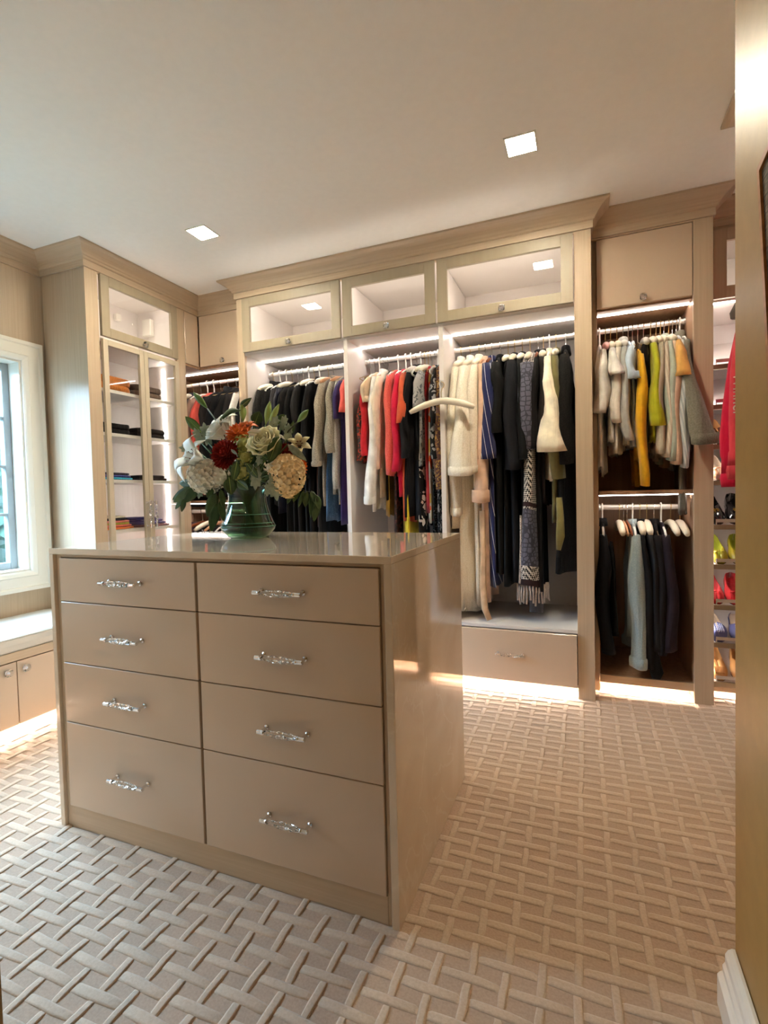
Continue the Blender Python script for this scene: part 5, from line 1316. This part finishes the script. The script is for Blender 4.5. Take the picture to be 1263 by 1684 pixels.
hydrangea(fp(-1.480, 1.255, -.06), Vector((-.35, -.8, .05)), .064, 'white hydrangea head at the lower left', 'hyd')
hydrangea(fp(-1.412, 1.252, -.06), Vector((-.1, -.9, .1)), .042, 'greenish white hydrangea below the red chrysanthemum', 'hyd', 36)
hydrangea(fp(-1.080, 1.258, -.07), Vector((.25, -.85, .05)), .060, 'peach hydrangea head at the lower right', 'peach', 150, 1, (0, 0, -.03))
hydrangea(fp(-1.282, 1.376, -.08), Vector((0, -.8, .5)), .036, 'pale green hydrangea at the centre', 'greenf', 30)
hydrangea(fp(-1.277, 1.325, -.11), Vector((0, -.9, .1)), .026, 'small green hydrangea tuft right of the red flower', 'greenf', 22)
hydrangea(fp(-1.300, 1.266, -.09), Vector((0, -.9, 0)), .032, 'small green hydrangea low in the centre', 'greenf', 26)
hydrangea(fp(-1.152, 1.28, -.10), Vector((0, -.9, 0)), .026, 'small ivory hydrangea tuft beside the peach one', 'hyd', 20)
bud(fp(-1.458, 1.536, .0), fp(-1.530, 1.612, .0), .0135, 'long closed green lily bud rising highest at the left', base=fp(-1.372, 1.411, -.02), mat='bright')
bud(fp(-1.174, 1.448, .03), fp(-1.150, 1.540, .03), .0135, 'yellow-green lily bud at the top right, taller of two')
bud(fp(-1.160, 1.445, .02), fp(-1.108, 1.526, .02), .012, 'yellow-green lily bud at the top right, shorter of two')
bud(fp(-1.030, 1.446, .02), fp(-.978, 1.492, .02), .0125, 'slim green lily bud at the far right', base=fp(-1.072, 1.415, .0), mat='bright')
bud(fp(-1.282, 1.468, .02), fp(-1.283, 1.545, .02), .015, 'pale green bud under a folded leaf at the top', mat='bud')
leaf(fp(-1.495, 1.440, .0), fp(-1.576, 1.512, .0), .020, 'pointed green lily leaf at the left edge', 'bright', .05)
leaf(fp(-1.292, 1.53, .02), fp(-1.25, 1.556, .0), .014, 'small folded leaf topping the pale bud', 'leaf', -.3)
def arch():
    t = flower('lily_leaf', 'dark arching lily leaf over the white lily', 'leaf', fp(-1.408, 1.47, 0)); mb = MB(); rr = []
    for k in range(9):
        s_ = k / 8; c = fp(-1.408 + .115 * s_, 1.478 + .042 * math.sin(PI * min(1, s_ * 1.15) * .62), -.01); w_ = .012 * math.sin(PI * min(.999, s_ + .04)) ** .7 + .0004
        rr.append([c + Vector((0, .004, w_)), c + Vector((0, -.002, 0)), c + Vector((0, .004, -w_)), c + Vector((0, .002, 0))])
    mb.loft(rr); mb.build('blade', G['leaf'], t, smooth=True)
arch()
for a, b, w_, lb in (((-1.226, 1.455), (-1.20, 1.505), .026, 'broad dark leaf behind the top bud'), ((-1.115, 1.45), (-1.085, 1.485), .018, 'dark leaf right of the paired buds'), ((-1.06, 1.40), (-1.045, 1.455), .014, 'narrow green leaf above the small lily')):
    leaf(fp(*a, .06), fp(*b, .06), w_, lb, 'leaf')
leaf(fp(-1.250, 1.36, -.10), fp(-1.150, 1.30, -.12), .016, 'gray green leaf crossing the middle of the bouquet', 'leaf', .1)
leaf(fp(-1.318, 1.308, -.15), fp(-1.340, 1.232, -.15), .018, 'green leaf hanging below the red chrysanthemum', 'leaf', .0)
leaf(fp(-1.36, 1.245, -.13), fp(-1.352, 1.172, -.14), .026, 'dark oval leaf hanging over the vase rim', 'leaf', .05)
leaf(fp(-1.270, 1.30, -.13), fp(-1.215, 1.235, -.14), .016, 'long gray leaf drooping in the centre', 'leaf', .1)
leaf(fp(-1.318, 1.23, -.12), fp(-1.262, 1.19, -.13), .020, 'dark leaf lying on the vase rim', 'leaf', .1)
leaf(fp(-1.075, 1.365, -.06), fp(-.988, 1.292, -.06), .015, 'pointed silver leaf hanging at the right', 'dusty', .1)
leaf(fp(-1.115, 1.40, -.1), fp(-1.165, 1.295, -.13), .026, 'large dark silver-edged leaf folded beside the rose', 'leaf', -.05, fold=.5)
leaf(fp(-1.345, 1.36, -.19), fp(-1.312, 1.335, -.19), .006, 'thin silver leaf across the red chrysanthemum', 'dusty', .2, st=False)
lobed(fp(-1.225, 1.275, -.13), Vector((-.1, 0, -1)), .042, 'round lobed silver leaf at the centre front')
lobed(fp(-1.145, 1.245, -.12), Vector((.15, 0, -1)), .050, 'large lobed silver leaf hanging over the vase')
lobed(fp(-1.46, 1.398, -.02), Vector((-.2, 0, .8)), .044, 'lobed silver leaf behind the white rose')
lobed(fp(-1.53, 1.37, .0), Vector((-1, 0, .15)), .036, 'pale lobed silver leaf at the far left')
lobed(fp(-1.50, 1.40, -.02), Vector((-.3, 0, .6)), .034, 'silver leaf above the large left lily')
lobed(fp(-1.075, 1.385, .0), Vector((.1, 0, .8)), .034, 'lobed silver leaf left of the small lily')
lobed(fp(-1.10, 1.43, .03), Vector((.3, 0, .7)), .030, 'lobed silver leaf near the right buds')
lobed(fp(-1.51, 1.225, -.02), Vector((-.2, 0, -1)), .034, 'pale silver leaf beneath the white hydrangea')
lobed(fp(-1.172, 1.215, -.10), Vector((-.1, 0, -1)), .026, 'small silver leaf tuft over the vase rim')
lobed(fp(-1.195, 1.345, -.12), Vector((-.3, 0, -.8)), .030, 'silver leaf under the cream rose')
lobed(fp(-1.150, 1.425, -.03), Vector((.3, 0, .5)), .034, 'silver leaf behind the cream rose')
# filler foliage deep inside the bouquet
for i in range(16):
    a = i * 2.4; r_ = .05 + .05 * ((i * 7) % 5) / 5
    p = Vector((VX + .9 * r_ * math.cos(a), VY + .02 + .5 * r_ * math.sin(a), VZ + .235 + .03 * (i % 4)))
    q_ = p + Vector((.075 * math.cos(a), .03 * math.sin(a), .05))
    leaf(p, q_, .022, 'dark green filler leaf deep inside the bouquet', 'leaf', .1, name='filler_leaf', group='filler leaves inside the bouquet')
sprig(fp(-1.50, 1.215, -.03), [(fp(-1.535, 1.222, -.05), fp(-1.632, 1.232, -.05), .021), (fp(-1.545, 1.215, -.05), fp(-1.660, 1.168, -.05), .020), (fp(-1.555, 1.208, -.06), fp(-1.665, 1.148, -.07), .025), (fp(-1.535, 1.212, -.08), fp(-1.598, 1.148, -.09), .024), (fp(-1.60, 1.165, -.07), fp(-1.618, 1.106, -.07), .012), (fp(-1.612, 1.16, -.05), fp(-1.655, 1.118, -.05), .011)], 'eucalyptus sprig reaching out to the left')
sprig(fp(-1.43, 1.20, -.06), [(fp(-1.43, 1.185, -.1), fp(-1.478, 1.082, -.12), .024), (fp(-1.428, 1.14, -.11), fp(-1.466, 1.022, -.12), .021), (fp(-1.412, 1.15, -.1), fp(-1.395, 1.062, -.11), .016), (fp(-1.405, 1.2, -.1), fp(-1.392, 1.115, -.1), .013), (fp(-1.45, 1.205, -.07), fp(-1.475, 1.165, -.08), .016)], 'eucalyptus sprig hanging down left of the vase')
sprig(fp(-1.09, 1.205, -.02), [(fp(-1.055, 1.205, -.05), fp(-1.085, 1.132, -.06), .014), (fp(-1.03, 1.198, -.04), fp(-1.058, 1.14, -.05), .015), (fp(-1.008, 1.185, -.04), fp(-1.035, 1.118, -.05), .009), (fp(-.995, 1.18, -.03), fp(-1.005, 1.118, -.04), .015), (fp(-.97, 1.175, -.02), fp(-.985, 1.078, -.03), .014), (fp(-.955, 1.165, -.02), fp(-.942, 1.105, -.02), .016), (fp(-.948, 1.14, -.02), fp(-.972, 1.065, -.02), .017), (fp(-.975, 1.182, -.02), fp(-.96, 1.13, -.03), .013)], 'eucalyptus sprig arching out to the right')
